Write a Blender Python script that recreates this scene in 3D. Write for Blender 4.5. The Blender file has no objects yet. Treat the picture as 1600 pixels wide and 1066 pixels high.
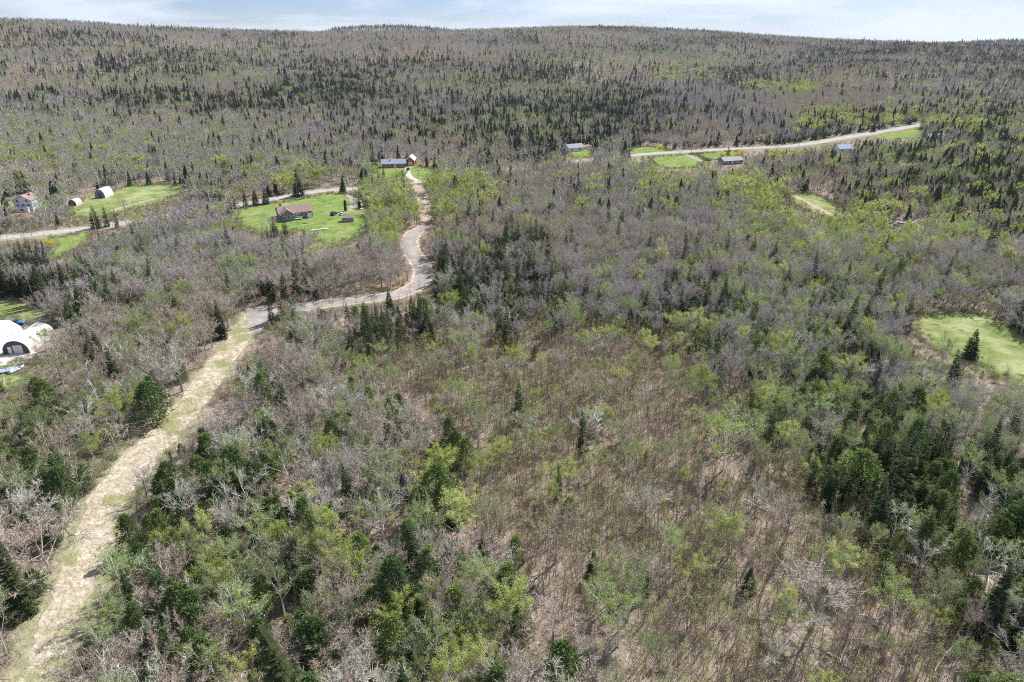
import bpy, bmesh, math, random
import numpy as np
from mathutils import Vector, Matrix, Euler

rnd = random.Random(7)
scene = bpy.context.scene
COL = scene.collection

# ------------------------------------------------------------------ camera, sky, sun, exposure
CAM_H = 75.0
PITCH = math.radians(23.9)
FPX = 1067.0                      # focal length in pixels of a 1600 px wide frame
cam_data = bpy.data.cameras.new('camera')
cam_data.sensor_width = 36.0
cam_data.lens = 36.0 * FPX / 1600.0
cam_data.clip_start = 0.5
cam_data.clip_end = 30000.0
cam = bpy.data.objects.new('camera', cam_data)
cam.location = (0, 0, CAM_H)
cam.rotation_euler = (math.radians(90) - PITCH, 0, 0)
COL.objects.link(cam)
scene.camera = cam

SUN_EL = math.radians(48)
SUN_AZ = math.radians(42)         # clockwise from +Y
SUN_DIR = Vector((math.cos(SUN_EL) * math.sin(SUN_AZ), math.cos(SUN_EL) * math.cos(SUN_AZ), math.sin(SUN_EL)))

world = bpy.data.worlds.new('World')
scene.world = world
world.use_nodes = True
wn, wl = world.node_tree.nodes, world.node_tree.links
wn.clear()
w_out = wn.new('ShaderNodeOutputWorld')
w_bg = wn.new('ShaderNodeBackground')
w_bg.inputs['Strength'].default_value = 0.058
sky = wn.new('ShaderNodeTexSky')
sky.sky_type = 'NISHITA'
sky.sun_disc = False
sky.sun_elevation = SUN_EL
sky.sun_rotation = SUN_AZ
sky.air_density = 1.0
sky.dust_density = 0.0
sky.ozone_density = 5.0
# thin high cloud, streaked along the horizon
tc = wn.new('ShaderNodeTexCoord')
mp = wn.new('ShaderNodeMapping')
mp.inputs['Scale'].default_value = (1.6, 1.6, 13.0)
mp.inputs['Rotation'].default_value = (0.03, 0.05, 0.2)
cn = wn.new('ShaderNodeTexNoise')
cn.inputs['Scale'].default_value = 2.2
cn.inputs['Detail'].default_value = 7.0
cn.inputs['Roughness'].default_value = 0.55
cn.inputs['Distortion'].default_value = 0.6
cr = wn.new('ShaderNodeValToRGB')
cr.color_ramp.elements[0].position = 0.40
cr.color_ramp.elements[1].position = 0.60
cr.color_ramp.elements[0].color = (0, 0, 0, 1)
cr.color_ramp.elements[1].color = (0.9, 0.9, 0.9, 1)
cmix = wn.new('ShaderNodeMix')
cmix.data_type = 'RGBA'
cmix.inputs['B'].default_value = (9.6, 10.5, 12.0, 1)
wl.new(tc.outputs['Generated'], mp.inputs['Vector'])
wl.new(mp.outputs['Vector'], cn.inputs['Vector'])
wl.new(cn.outputs['Fac'], cr.inputs['Fac'])
wl.new(cr.outputs['Color'], cmix.inputs['Factor'])
ctint = wn.new('ShaderNodeMix'); ctint.data_type = 'RGBA'; ctint.blend_type = 'MULTIPLY'
ctint.inputs['Factor'].default_value = 1.0; ctint.inputs['B'].default_value = (0.80, 0.89, 1.22, 1)
wl.new(sky.outputs['Color'], ctint.inputs['A'])
wl.new(ctint.outputs['Result'], cmix.inputs['A'])
wl.new(cmix.outputs['Result'], w_bg.inputs['Color'])
wl.new(w_bg.outputs['Background'], w_out.inputs['Surface'])

sun_data = bpy.data.lights.new('sun', 'SUN')
sun_data.energy = 5.0
sun_data.angle = math.radians(0.5)
sun_data.color = (1.0, 0.965, 0.91)
sun = bpy.data.objects.new('sun', sun_data)
sun.rotation_euler = SUN_DIR.to_track_quat('Z', 'Y').to_euler()
sun.location = (0, 0, 300)
COL.objects.link(sun)

scene.view_settings.view_transform = 'Standard'
scene.view_settings.look = 'None'
scene.view_settings.gamma = 1.0
scene.view_settings.use_curve_mapping = False
scene.view_settings.exposure = 0.66
scene.cycles.max_bounces = 4
scene.cycles.diffuse_bounces = 1
scene.cycles.glossy_bounces = 1
scene.cycles.transmission_bounces = 2
scene.cycles.transparent_max_bounces = 4
scene.cycles.volume_bounces = 0
scene.cycles.use_denoising = False
scene.cycles.filter_width = 1.05

# ------------------------------------------------------------------ picture <-> ground
CP, SP = math.cos(PITCH), math.sin(PITCH)

def ray(px, py):
    u, v = (px - 800.0) / FPX, (533.0 - py) / FPX
    return Vector((u, CP + v * SP, -SP + v * CP))

# skyline of the wooded ridge: photo column, row of the bare ground under the trees
_SKY = [(-600, 38), (-200, 34), (0, 33), (100, 35), (200, 43), (300, 47), (400, 51), (500, 53), (600, 52), (700, 50),
        (800, 47), (900, 44.5), (1000, 45.5), (1100, 50), (1200, 58), (1300, 64), (1400, 68), (1500, 72), (1600, 74), (2000, 80)]
_az = np.array([math.atan2(ray(px, py).x, ray(px, py).y) for px, py in _SKY])
_tn = np.array([ray(px, py).z / math.hypot(ray(px, py).x, ray(px, py).y) for px, py in _SKY])
_FAR = [(-400, 78), (470, 70), (520, 47), (560, 43.5), (620, 42.5), (680, 46), (740, 56), (1380, 84), (1480, 70), (1560, 66), (1640, 66), (1900, 72)]
_faz = np.array([math.atan2(ray(px, py).x, ray(px, py).y) for px, py in _FAR])
_ftn = np.array([ray(px, py).z / math.hypot(ray(px, py).x, ray(px, py).y) for px, py in _FAR])
FLAT_R, FAR_R = 560.0, 4300.0

def ridge_r(az):
    return 2050.0 + 260.0 * np.sin(az * 2.1 + 0.8)

def ground(x, y):
    x = np.asarray(x, float); y = np.asarray(y, float)
    r = np.hypot(x, y); az = np.arctan2(x, y)
    R = ridge_r(az)
    Hr = CAM_H + R * np.interp(az, _az, _tn)
    s = np.clip((r - FLAT_R) / (R - FLAT_R), 0, 1)
    prof = 0.35 * s ** 2 + 0.65 * s ** 1.25
    h = Hr * prof
    fade = np.clip((r - 700.0) / 300.0, 0, 1) * np.clip((R - r) / 300.0, 0, 1)
    h = h + fade * (10.0 * np.sin(x / 190.0 + 1.3 + y / 400.0) * np.cos(y / 170.0) + 5.0 * np.sin(x / 93.0 - y / 110.0))
    beyond = np.clip(r - R, 0, None)
    h = np.where(r > R, Hr - beyond * 0.09 - 20 * (1 - np.exp(-beyond / 250.0)), h)
    Hf = CAM_H + FAR_R * np.interp(az, _faz, _ftn)
    bump = Hf * np.exp(-((r - FAR_R) / 650.0) ** 2)
    far_base = np.where(r > R, np.maximum(h, -60.0), h)
    return np.where(r > R + 200, np.maximum(far_base, bump), h)

def G(x, y):
    return float(ground(x, y))

def P(px, py, dz=0.0):
    """the ground point under a point of the photograph"""
    d = ray(px, py)
    t, step = 0.0, 0.0
    z = 0.0
    for _ in range(60):
        if d.z >= -1e-4:
            t = 2000.0 / d.y; break
        t = (z - CAM_H) / d.z
        z2 = G(d.x * t, d.y * t)
        z = z + (z2 - z) * 0.6
    return Vector((d.x * t, d.y * t, G(d.x * t, d.y * t) + dz))

def proj(x, y, z):
    dz = z - CAM_H
    dep = y * CP - dz * SP
    up = y * SP + dz * CP
    return 800.0 + FPX * x / dep, 533.0 - FPX * up / dep, dep

def in_poly(px, py, poly):
    px = np.asarray(px, float); py = np.asarray(py, float)
    inside = np.zeros(px.shape, bool)
    n = len(poly)
    j = n - 1
    for i in range(n):
        xi, yi = poly[i]; xj, yj = poly[j]
        if yi != yj:
            c = ((yi > py) != (yj > py)) & (px < (xj - xi) * (py - yi) / (yj - yi) + xi)
            inside ^= c
        j = i
    return inside

# ------------------------------------------------------------------ tagging and mesh helpers
def tag(o, label=None, cat=None, group=None, kind=None):
    if label: o['label'] = label
    if cat: o['category'] = cat
    if group: o['group'] = group
    if kind: o['kind'] = kind
    return o

def empty(name, loc, rz=0.0):
    o = bpy.data.objects.new(name, None)
    o.location = loc; o.rotation_euler = (0, 0, rz)
    o.empty_display_size = 0.5
    COL.objects.link(o)
    return o

class MB:
    def __init__(s):
        s.v = []; s.f = []; s.m = []
    def limb(s, a, b, r0, r1, n=3, mat=0):
        a = Vector(a); b = Vector(b)
        d = (b - a)
        if d.length < 1e-6: return
        d.normalize()
        q = Vector((0, 0, 1)) if abs(d.z) < 0.9 else Vector((1, 0, 0))
        e1 = d.cross(q).normalized(); e2 = d.cross(e1)
        k = len(s.v)
        for i in range(n):
            t = 2 * math.pi * i / n
            s.v.append(a + (e1 * math.cos(t) + e2 * math.sin(t)) * r0)
        if r1 <= 0:
            s.v.append(b)
            for i in range(n):
                s.f.append((k + i, k + (i + 1) % n, k + n)); s.m.append(mat)
            return
        for i in range(n):
            t = 2 * math.pi * i / n
            s.v.append(b + (e1 * math.cos(t) + e2 * math.sin(t)) * r1)
        for i in range(n):
            j = (i + 1) % n
            s.f.append((k + i, k + j, k + n + j, k + n + i)); s.m.append(mat)
    def tri(s, a, b, c, mat=0):
        k = len(s.v)
        s.v += [a, b, c]; s.f.append((k, k + 1, k + 2)); s.m.append(mat)
    def leaf(s, p, size, rng, mat=0, flat=0.5):
        d = Vector((rng.gauss(0, 1), rng.gauss(0, 1), rng.gauss(0, flat))).normalized()
        e = Vector((rng.gauss(0, 1), rng.gauss(0, 1), rng.gauss(0, 1)))
        e = (e - d * e.dot(d)).normalized()
        s.tri(p - d * size * .5, p + e * size * .42, p + d * size * .55, mat)
    def twig(s, a, b, w, rng, mat=0):
        d = (b - a); e = Vector((rng.gauss(0, 1), rng.gauss(0, 1), rng.gauss(0, 1)))
        e = d.cross(e)
        if e.length < 1e-6: return
        e.normalize()
        s.tri(a - e * w * .5, a + e * w * .5, b, mat)
    def box(s, x0, y0, z0, x1, y1, z1, mat=0):
        k = len(s.v)
        s.v += [Vector(c) for c in ((x0, y0, z0), (x1, y0, z0), (x1, y1, z0), (x0, y1, z0), (x0, y0, z1), (x1, y0, z1), (x1, y1, z1), (x0, y1, z1))]
        for f in ((0, 3, 2, 1), (4, 5, 6, 7), (0, 1, 5, 4), (1, 2, 6, 5), (2, 3, 7, 6), (3, 0, 4, 7)):
            s.f.append(tuple(k + i for i in f)); s.m.append(mat)
    def poly(s, pts, mat=0):
        k = len(s.v)
        s.v += [Vector(p) for p in pts]
        s.f.append(tuple(range(k, k + len(pts)))); s.m.append(mat)
    def prism(s, pts, off, mat=0):
        """closed solid: polygon pts moved by off"""
        off = Vector(off); n = len(pts); k = len(s.v)
        s.v += [Vector(p) for p in pts] + [Vector(p) + off for p in pts]
        s.f.append(tuple(range(k + n - 1, k - 1, -1))); s.m.append(mat)
        s.f.append(tuple(range(k + n, k + 2 * n))); s.m.append(mat)
        for i in range(n):
            j = (i + 1) % n
            s.f.append((k + i, k + j, k + n + j, k + n + i)); s.m.append(mat)
    def mesh(s, name, mats, smooth=False):
        me = bpy.data.meshes.new(name)
        me.from_pydata([tuple(v) for v in s.v], [], s.f)
        for m in mats: me.materials.append(m)
        if len(mats) > 1: me.polygons.foreach_set('material_index', s.m)
        if smooth: me.polygons.foreach_set('use_smooth', [True] * len(s.f))
        me.update()
        return me
    def build(s, name, mats, parent=None, smooth=False):
        if not isinstance(mats, (list, tuple)): mats = [mats]
        o = bpy.data.objects.new(name, s.mesh(name, mats, smooth))
        COL.objects.link(o)
        if parent: o.parent = parent
        return o

# ------------------------------------------------------------------ materials
def new_mat(name):
    m = bpy.data.materials.new(name); m.use_nodes = True
    nt = m.node_tree; nt.nodes.clear()
    return m, nt.nodes, nt.links

def ramp(n, stops):
    r = n.new('ShaderNodeValToRGB')
    el = r.color_ramp.elements
    while len(el) > 1: el.remove(el[-1])
    el[0].position = stops[0][0]; el[0].color = (*stops[0][1], 1)
    for p, c in stops[1:]:
        e = el.new(p); e.color = (*c, 1)
    return r

def plant_mat(name, stops, trans=0.0, tint_scale=None, tint=None, tint2=None, rough=0.8):
    """colour picked per plant from STOPS; broad patches of TINT over the ground, as kinds of trees grow in stands"""
    m, n, l = new_mat(name)
    out = n.new('ShaderNodeOutputMaterial')
    oi = n.new('ShaderNodeObjectInfo')
    r = ramp(n, stops)
    l.new(oi.outputs['Random'], r.inputs['Fac'])
    col = r.outputs['Color']
    if tint:
        no = n.new('ShaderNodeTexNoise'); no.inputs['Scale'].default_value = tint_scale; no.inputs['Detail'].default_value = 3
        l.new(oi.outputs['Location'], no.inputs['Vector'])
        rr = n.new('ShaderNodeMapRange'); rr.inputs['From Min'].default_value = 0.42; rr.inputs['From Max'].default_value = 0.62
        rr.inputs['To Max'].default_value = 0.75
        l.new(no.outputs['Fac'], rr.inputs['Value'])
        mx = n.new('ShaderNodeMix'); mx.data_type = 'RGBA'
        mx.inputs['B'].default_value = (*tint, 1)
        l.new(rr.outputs['Result'], mx.inputs['Factor']); l.new(col, mx.inputs['A'])
        col = mx.outputs['Result']
    if tint2:
        no = n.new('ShaderNodeTexNoise'); no.inputs['Scale'].default_value = tint_scale * .7; no.inputs['Detail'].default_value = 3
        ad = n.new('ShaderNodeVectorMath'); ad.inputs[1].default_value = (900, 400, 0)
        l.new(oi.outputs['Location'], ad.inputs[0]); l.new(ad.outputs[0], no.inputs['Vector'])
        rr = n.new('ShaderNodeMapRange'); rr.inputs['From Min'].default_value = 0.47; rr.inputs['From Max'].default_value = 0.60
        rr.inputs['To Max'].default_value = 0.8
        l.new(no.outputs['Fac'], rr.inputs['Value'])
        mx = n.new('ShaderNodeMix'); mx.data_type = 'RGBA'
        mx.inputs['B'].default_value = (*tint2, 1)
        l.new(rr.outputs['Result'], mx.inputs['Factor']); l.new(col, mx.inputs['A'])
        col = mx.outputs['Result']
    d = n.new('ShaderNodeBsdfDiffuse'); l.new(col, d.inputs['Color'])
    sh = d.outputs['BSDF']
    if trans > 0:
        t = n.new('ShaderNodeBsdfTranslucent'); l.new(col, t.inputs['Color'])
        ms = n.new('ShaderNodeMixShader'); ms.inputs['Fac'].default_value = trans
        l.new(sh, ms.inputs[1]); l.new(t.outputs['BSDF'], ms.inputs[2]); sh = ms.outputs['Shader']
    l.new(sh, out.inputs['Surface'])
    return m

def plain(name, color, rough=0.7, metallic=0.0, noise=0.0, nscale=3.0, coat=0.0):
    m, n, l = new_mat(name)
    out = n.new('ShaderNodeOutputMaterial')
    b = n.new('ShaderNodeBsdfPrincipled')
    b.inputs['Roughness'].default_value = rough; b.inputs['Metallic'].default_value = metallic
    b.inputs['Coat Weight'].default_value = coat
    b.inputs['Base Color'].default_value = (*color, 1)
    if noise:
        tcn = n.new('ShaderNodeTexCoord'); no = n.new('ShaderNodeTexNoise')
        no.inputs['Scale'].default_value = nscale; no.inputs['Detail'].default_value = 6
        l.new(tcn.outputs['Object'], no.inputs['Vector'])
        a = tuple(max(0, c * (1 - noise)) for c in color); bcol = tuple(min(1, c * (1 + noise)) for c in color)
        r = ramp(n, [(0.3, a), (0.7, bcol)])
        l.new(no.outputs['Fac'], r.inputs['Fac']); l.new(r.outputs['Color'], b.inputs['Base Color'])
    l.new(b.outputs['BSDF'], out.inputs['Surface'])
    return m

def ground_mat(name, layers, bump_scale=2.0, bump=0.25, rough=0.95):
    """LAYERS: base colour, then (colour, noise scale, from, to, detail) patches laid over it"""
    m, n, l = new_mat(name)
    out = n.new('ShaderNodeOutputMaterial'); b = n.new('ShaderNodeBsdfDiffuse')
    tcn = n.new('ShaderNodeTexCoord')
    rgb = n.new('ShaderNodeRGB'); rgb.outputs[0].default_value = (*layers[0], 1)
    col = rgb.outputs[0]
    for i, (c, sc, f0, f1, det) in enumerate(layers[1:]):
        mpn = n.new('ShaderNodeMapping'); mpn.inputs['Location'].default_value = (31.7 * i, 17.3 * i, 5.0 * i)
        no = n.new('ShaderNodeTexNoise'); no.inputs['Scale'].default_value = sc; no.inputs['Detail'].default_value = det
        no.inputs['Roughness'].default_value = 0.62
        mr = n.new('ShaderNodeMapRange'); mr.inputs['From Min'].default_value = f0; mr.inputs['From Max'].default_value = f1
        mx = n.new('ShaderNodeMix'); mx.data_type = 'RGBA'; mx.inputs['B'].default_value = (*c, 1)
        l.new(tcn.outputs['Object'], mpn.inputs['Vector']); l.new(mpn.outputs['Vector'], no.inputs['Vector'])
        l.new(no.outputs['Fac'], mr.inputs['Value']); l.new(mr.outputs['Result'], mx.inputs['Factor'])
        l.new(col, mx.inputs['A']); col = mx.outputs['Result']
    l.new(col, b.inputs['Color'])
    no = n.new('ShaderNodeTexNoise'); no.inputs['Scale'].default_value = bump_scale; no.inputs['Detail'].default_value = 8
    bp = n.new('ShaderNodeBump'); bp.inputs['Strength'].default_value = 0.8; bp.inputs['Distance'].default_value = bump
    l.new(tcn.outputs['Object'], no.inputs['Vector']); l.new(no.outputs['Fac'], bp.inputs['Height'])
    l.new(bp.outputs['Normal'], b.inputs['Normal'])
    l.new(b.outputs['BSDF'], out.inputs['Surface'])
    return m

M = {}
M['twig'] = plant_mat('twig_bark', [(0, (.45, .42, .38)), (.25, (.56, .52, .48)), (.5, (.54, .44, .36)), (.72, (.38, .31, .25)), (.85, (.48, .44, .33)), (1, (.66, .63, .59))], tint_scale=0.007, tint=(.50, .41, .29), tint2=(.44, .405, .40))
M['trunk'] = plant_mat('grey_bark', [(0, (.26, .24, .22)), (1, (.44, .41, .38))])
M['birch'] = plant_mat('white_birch_bark', [(0, (.55, .53, .50)), (1, (.78, .76, .73))])
M['dead'] = plant_mat('bleached_wood', [(0, (.50, .48, .45)), (1, (.74, .72, .68))])
M['spruce'] = plant_mat('spruce_needles', [(0, (.026, .042, .020)), (.5, (.040, .060, .026)), (1, (.065, .082, .034))], trans=0.15)
M['fir'] = plant_mat('fir_needles', [(0, (.06, .10, .035)), (.5, (.105, .16, .05)), (1, (.17, .23, .07))], trans=0.25)
M['bleaf'] = plant_mat('birch_buds', [(0, (.22, .26, .10)), (.5, (.28, .34, .12)), (1, (.32, .43, .12))], trans=0.45)
M['lime'] = plant_mat('new_poplar_leaves', [(0, (.33, .40, .11)), (.5, (.44, .50, .15)), (1, (.56, .59, .24))], trans=0.45)
M['darktrunk'] = plant_mat('dark_bark', [(0, (.11, .09, .075)), (1, (.20, .17, .14))])
M['sapling'] = plant_mat('sapling_bark', [(0, (.22, .155, .125)), (.5, (.33, .24, .195)), (1, (.44, .36, .30))])
M['shrub'] = plant_mat('shrub_twigs', [(0, (.28, .20, .16)), (.4, (.38, .31, .27)), (.7, (.27, .27, .15)), (1, (.42, .36, .30))])
M['ground'] = ground_mat('leaf_litter', [(.25, .195, .155), ((.36, .295, .24), 0.35, .45, .62, 6), ((.14, .105, .075), 0.9, .52, .66, 8),
    ((.13, .14, .065), 0.045, .50, .66, 8), ((.40, .35, .29), 1.6, .58, .70, 6), ((.09, .07, .05), 3.3, .60, .72, 5)], 1.6, 0.5)
M['lawn'] = ground_mat('spring_grass', [(.11, .20, .040), ((.20, .245, .08), 0.07, .40, .60, 9), ((.27, .25, .13), 0.16, .52, .66, 10), ((.075, .12, .03), 0.28, .54, .68, 9), ((.24, .28, .10), 0.9, .56, .68, 6)], 2.5, 0.12)
M['field'] = ground_mat('rough_grass', [(.15, .20, .06), ((.30, .32, .16), 0.09, .45, .60, 8), ((.25, .24, .12), 0.6, .52, .66, 8), ((.10, .13, .04), 0.25, .58, .7, 7)], 2.0, 0.3)
M['straw'] = ground_mat('dry_straw_and_wood_chips', [(.38, .33, .25), ((.54, .48, .38), 0.7, .45, .62, 10), ((.33, .265, .19), 0.35, .52, .68, 10), ((.24, .24, .12), 0.13, .50, .62, 10), ((.16, .12, .085), 1.7, .60, .70, 10)], 1.5, 0.5)
M['mossy'] = ground_mat('mossy_grass_edge', [(.24, .235, .14), ((.34, .32, .21), 0.8, .45, .62, 8), ((.13, .12, .07), 1.8, .56, .7, 8)], 2.0, 0.3)
M['verge'] = ground_mat('rough_verge', [(.15, .16, .065), ((.25, .24, .12), 0.2, .45, .62, 8), ((.30, .24, .17), 0.35, .55, .68, 8), ((.09, .10, .04), 0.8, .56, .68, 8)], 1.2, 0.5)
M['gravel'] = ground_mat('grey_gravel', [(.27, .245, .22), ((.36, .33, .305), 0.25, .45, .62, 8), ((.22, .195, .175), 0.9, .55, .7, 8)], 6.0, 0.05)
M['shoulder'] = ground_mat('pale_gravel_edge', [(.44, .39, .33), ((.33, .27, .21), 0.5, .5, .64, 8), ((.52, .48, .43), 1.2, .55, .68, 6)], 4.0, 0.15)
M['asphalt'] = ground_mat('worn_asphalt', [(.32, .315, .30), ((.39, .385, .37), 0.3, .45, .6, 6), ((.31, .30, .29), 1.1, .55, .68, 6)], 6.0, 0.02)
M['dirt'] = ground_mat('red_brown_earth', [(.25, .175, .125), ((.35, .265, .195), 0.4, .45, .6, 8), ((.14, .085, .055), 1.1, .55, .68, 8), ((.44, .33, .24), 1.8, .6, .7, 6)], 1.5, 0.4)
M['claydirt'] = ground_mat('cleared_strip_earth', [(.34, .265, .21), ((.48, .39, .32), 0.4, .45, .6, 8), ((.22, .15, .11), 0.9, .56, .68, 8)], 1.5, 0.4)

# ------------------------------------------------------------------ the ground, one sheet to the horizon
def build_ground():
    az = np.concatenate([np.radians(np.arange(-180, -60, 6.0)), np.radians(np.arange(-60, 60, 0.6)), np.radians(np.arange(60, 180, 6.0))])
    rr = np.concatenate([[0.0], np.linspace(20, 560, 16), np.linspace(600, 2500, 90), np.linspace(2600, 6000, 40), np.array([6500, 7500, 9000, 12000, 16000.])])
    A, Rr = np.meshgrid(az, rr)
    X, Y = Rr * np.sin(A), Rr * np.cos(A)
    Z = ground(X, Y)
    n = len(az); k = len(rr)
    verts = np.stack([X.ravel(), Y.ravel(), Z.ravel()], 1)
    faces = []
    for i in range(k - 1):
        for j in range(n):
            j2 = (j + 1) % n
            a, b, c, d = i * n + j, i * n + j2, (i + 1) * n + j2, (i + 1) * n + j
            if i == 0:
                faces.append((a, c, d))
            else:
                faces.append((a, b, c, d))
    me = bpy.data.meshes.new('ground')
    me.from_pydata(verts.tolist(), [], faces)
    me.polygons.foreach_set('use_smooth', [True] * len(me.polygons))
    me.materials.append(M['ground'])
    me.validate(); me.update()
    o = bpy.data.objects.new('ground', me); COL.objects.link(o)
    tag(o, 'brown leaf litter ground under the whole wood', kind='structure')
build_ground()

def ragged(poly, amp, step=3.0, seed=1):
    """resample a polygon of ground points with an uneven edge"""
    r = random.Random(seed)
    out = []
    for i in range(len(poly)):
        a = poly[i]; b = poly[(i + 1) % len(poly)]
        d = (b - a); L = max(d.length, 1e-3); k = max(1, int(L / step))
        nrm = Vector((-d.y, d.x, 0)).normalized()
        for j in range(k):
            p = a + d * (j / k) + nrm * r.uniform(-amp, amp)
            out.append(p)
    return out

def sheet(name, pix, m, dz, label, amp=0.8, step=3.0):
    pts = ragged([P(*p) for p in pix], amp, step, len(name) + len(pix))
    bm = bmesh.new()
    vs = [bm.verts.new((p.x, p.y, 0)) for p in pts]
    bm.faces.new(vs)
    bmesh.ops.triangulate(bm, faces=bm.faces[:])
    if max(p.length for p in pts) > FLAT_R:
        for _ in range(3): bmesh.ops.subdivide_edges(bm, edges=bm.edges[:], cuts=1, use_grid_fill=True)
    for v in bm.verts: v.co.z = G(v.co.x, v.co.y) + dz
    bmesh.ops.recalc_face_normals(bm, faces=bm.faces[:])
    me = bpy.data.meshes.new(name); bm.to_mesh(me); bm.free()
    if len(me.polygons) and sum(p.normal.z for p in me.polygons) < 0: me.flip_normals()
    me.materials.append(m)
    o = bpy.data.objects.new(name, me); COL.objects.link(o)
    return tag(o, label, kind='structure')

def smooth_line(pts, n=8):
    out = []
    for i in range(len(pts) - 1):
        p0 = pts[max(i - 1, 0)]; p1 = pts[i]; p2 = pts[i + 1]; p3 = pts[min(i + 2, len(pts) - 1)]
        for j in range(n):
            t = j / n
            out.append(0.5 * ((2 * p1) + (p2 - p0) * t + (2 * p0 - 5 * p1 + 4 * p2 - p3) * t * t + (3 * p1 - p0 - 3 * p2 + p3) * t ** 3))
    out.append(pts[-1].copy())
    return out

def strip(name, pix, width, m, dz, label, amp=0.25, n=8, cross=2, seed=0):
    """a road or track along photo points; WIDTH one number or one per point"""
    r = random.Random(seed + len(name))
    c = smooth_line([P(*p) for p in pix], n)
    ws = width if isinstance(width, (list, tuple)) else [width] * len(pix)
    verts = []; faces = []
    for i, p in enumerate(c):
        t = (c[min(i + 1, len(c) - 1)] - c[max(i - 1, 0)]); t.z = 0; t.normalize()
        nr = Vector((-t.y, t.x, 0))
        f = i / n; k = min(int(f), len(ws) - 2); w = ws[k] + (ws[k + 1] - ws[k]) * min(1, f - k)
        for j in range(cross + 1):
            s = (j / cross - .5) * w
            if j in (0, cross): s += r.uniform(-amp, amp)
            q = p + nr * s
            verts.append((q.x, q.y, G(q.x, q.y) + dz))
        if i:
            for j in range(cross):
                a = (i - 1) * (cross + 1) + j
                faces.append((a, a + cross + 1, a + cross + 2, a + 1))
    me = bpy.data.meshes.new(name); me.from_pydata(verts, [], faces); me.update()
    if sum(p.normal.z for p in me.polygons) < 0: me.flip_normals()
    me.materials.append(m)
    o = bpy.data.objects.new(name, me); COL.objects.link(o)
    tag(o, label, kind='structure')
    return c, ws

ROAD = [(-160, 386), (0, 372), (60, 366), (150, 355.5), (300, 333), (430, 311), (500, 299), (580, 293), (655, 284), (800, 264), (985, 243), (1080, 236.5), (1180, 231), (1250, 226.5), (1350, 210), (1436, 196), (1500, 186)]
GRAVEL = [(672, 353), (650, 362), (640, 376), (645, 395), (660, 418), (657, 441), (622, 460), (565, 468), (470, 480), (415, 487), (392, 492)]
CUT = [(655, 288), (658, 305), (664, 325), (668, 345)]
SWATH = [(400, 490), (372, 530), (335, 580), (300, 628), (255, 680), (215, 722), (172, 780), (142, 850), (112, 930), (82, 1000), (58, 1066), (10, 1160)]
SWATH_W = [5.6, 6.0, 6.4, 7.0, 7.8, 7.8, 7.0, 6.0, 5.2, 4.6, 4.6, 4.6]

# pale track, mossy edge, new gravel road, cleared strip, village road, drives
strip('track_verge', SWATH, [w + (2.6 if i < 6 else 4.4) for i, w in enumerate(SWATH_W)], M['mossy'], 0.03, 'mossy olive verge along both edges of the straw track', 1.3, 10, seed=3)
strip('straw_track', SWATH, SWATH_W, M['straw'], 0.045, 'pale cleared track of dry straw and wood chips running down the slope', .55, 6, cross=4, seed=5)
strip('cleared_strip', CUT, [6, 6, 6.5, 6], M['claydirt'], 0.03, 'bare pinkish earth strip cleared between the road and the gravel road', 0.8, 8)
sheet('earth_bank', [(628, 352), (690, 345), (712, 385), (722, 440), (690, 465), (668, 455), (640, 470), (560, 478), (470, 470), (550, 452), (615, 443), (632, 420), (628, 385)], M['dirt'], 0.02, 'red brown earth banks beside the winding gravel road', 1.2)
sheet('earth_patch', [(378, 478), (402, 452), (450, 447), (520, 460), (500, 480), (420, 480)], M['dirt'], 0.022, 'disturbed red brown earth above the gravel pad', 1.2)
strip('gravel_shoulder', GRAVEL, [7.6] * len(GRAVEL), M['shoulder'], 0.04, 'pale stony edge of the winding gravel road', 0.5, 10)
GC, GW = strip('gravel_road', GRAVEL, [5.5] * len(GRAVEL), M['gravel'], 0.055, 'new grey gravel road winding in a reverse curve through the wood', 0.15, 10, cross=4)
sheet('gravel_pad', [(384, 477), (424, 477), (432, 492), (418, 508), (400, 524), (386, 515)], M['gravel'], 0.06, 'flat grey gravel pad where the gravel road meets the straw track', 0.4)
strip('road', ROAD, [7.0] * 9 + [8.0] * 3 + [9.0] * 5, M['asphalt'], 0.06, 'pale paved country road crossing the wood', 0.1, 10, cross=2)
strip('road_verge', ROAD, [13.0] * 17, M['mossy'], 0.03, 'grassy verge of the pale country road', 0.8, 8, cross=2)

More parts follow.
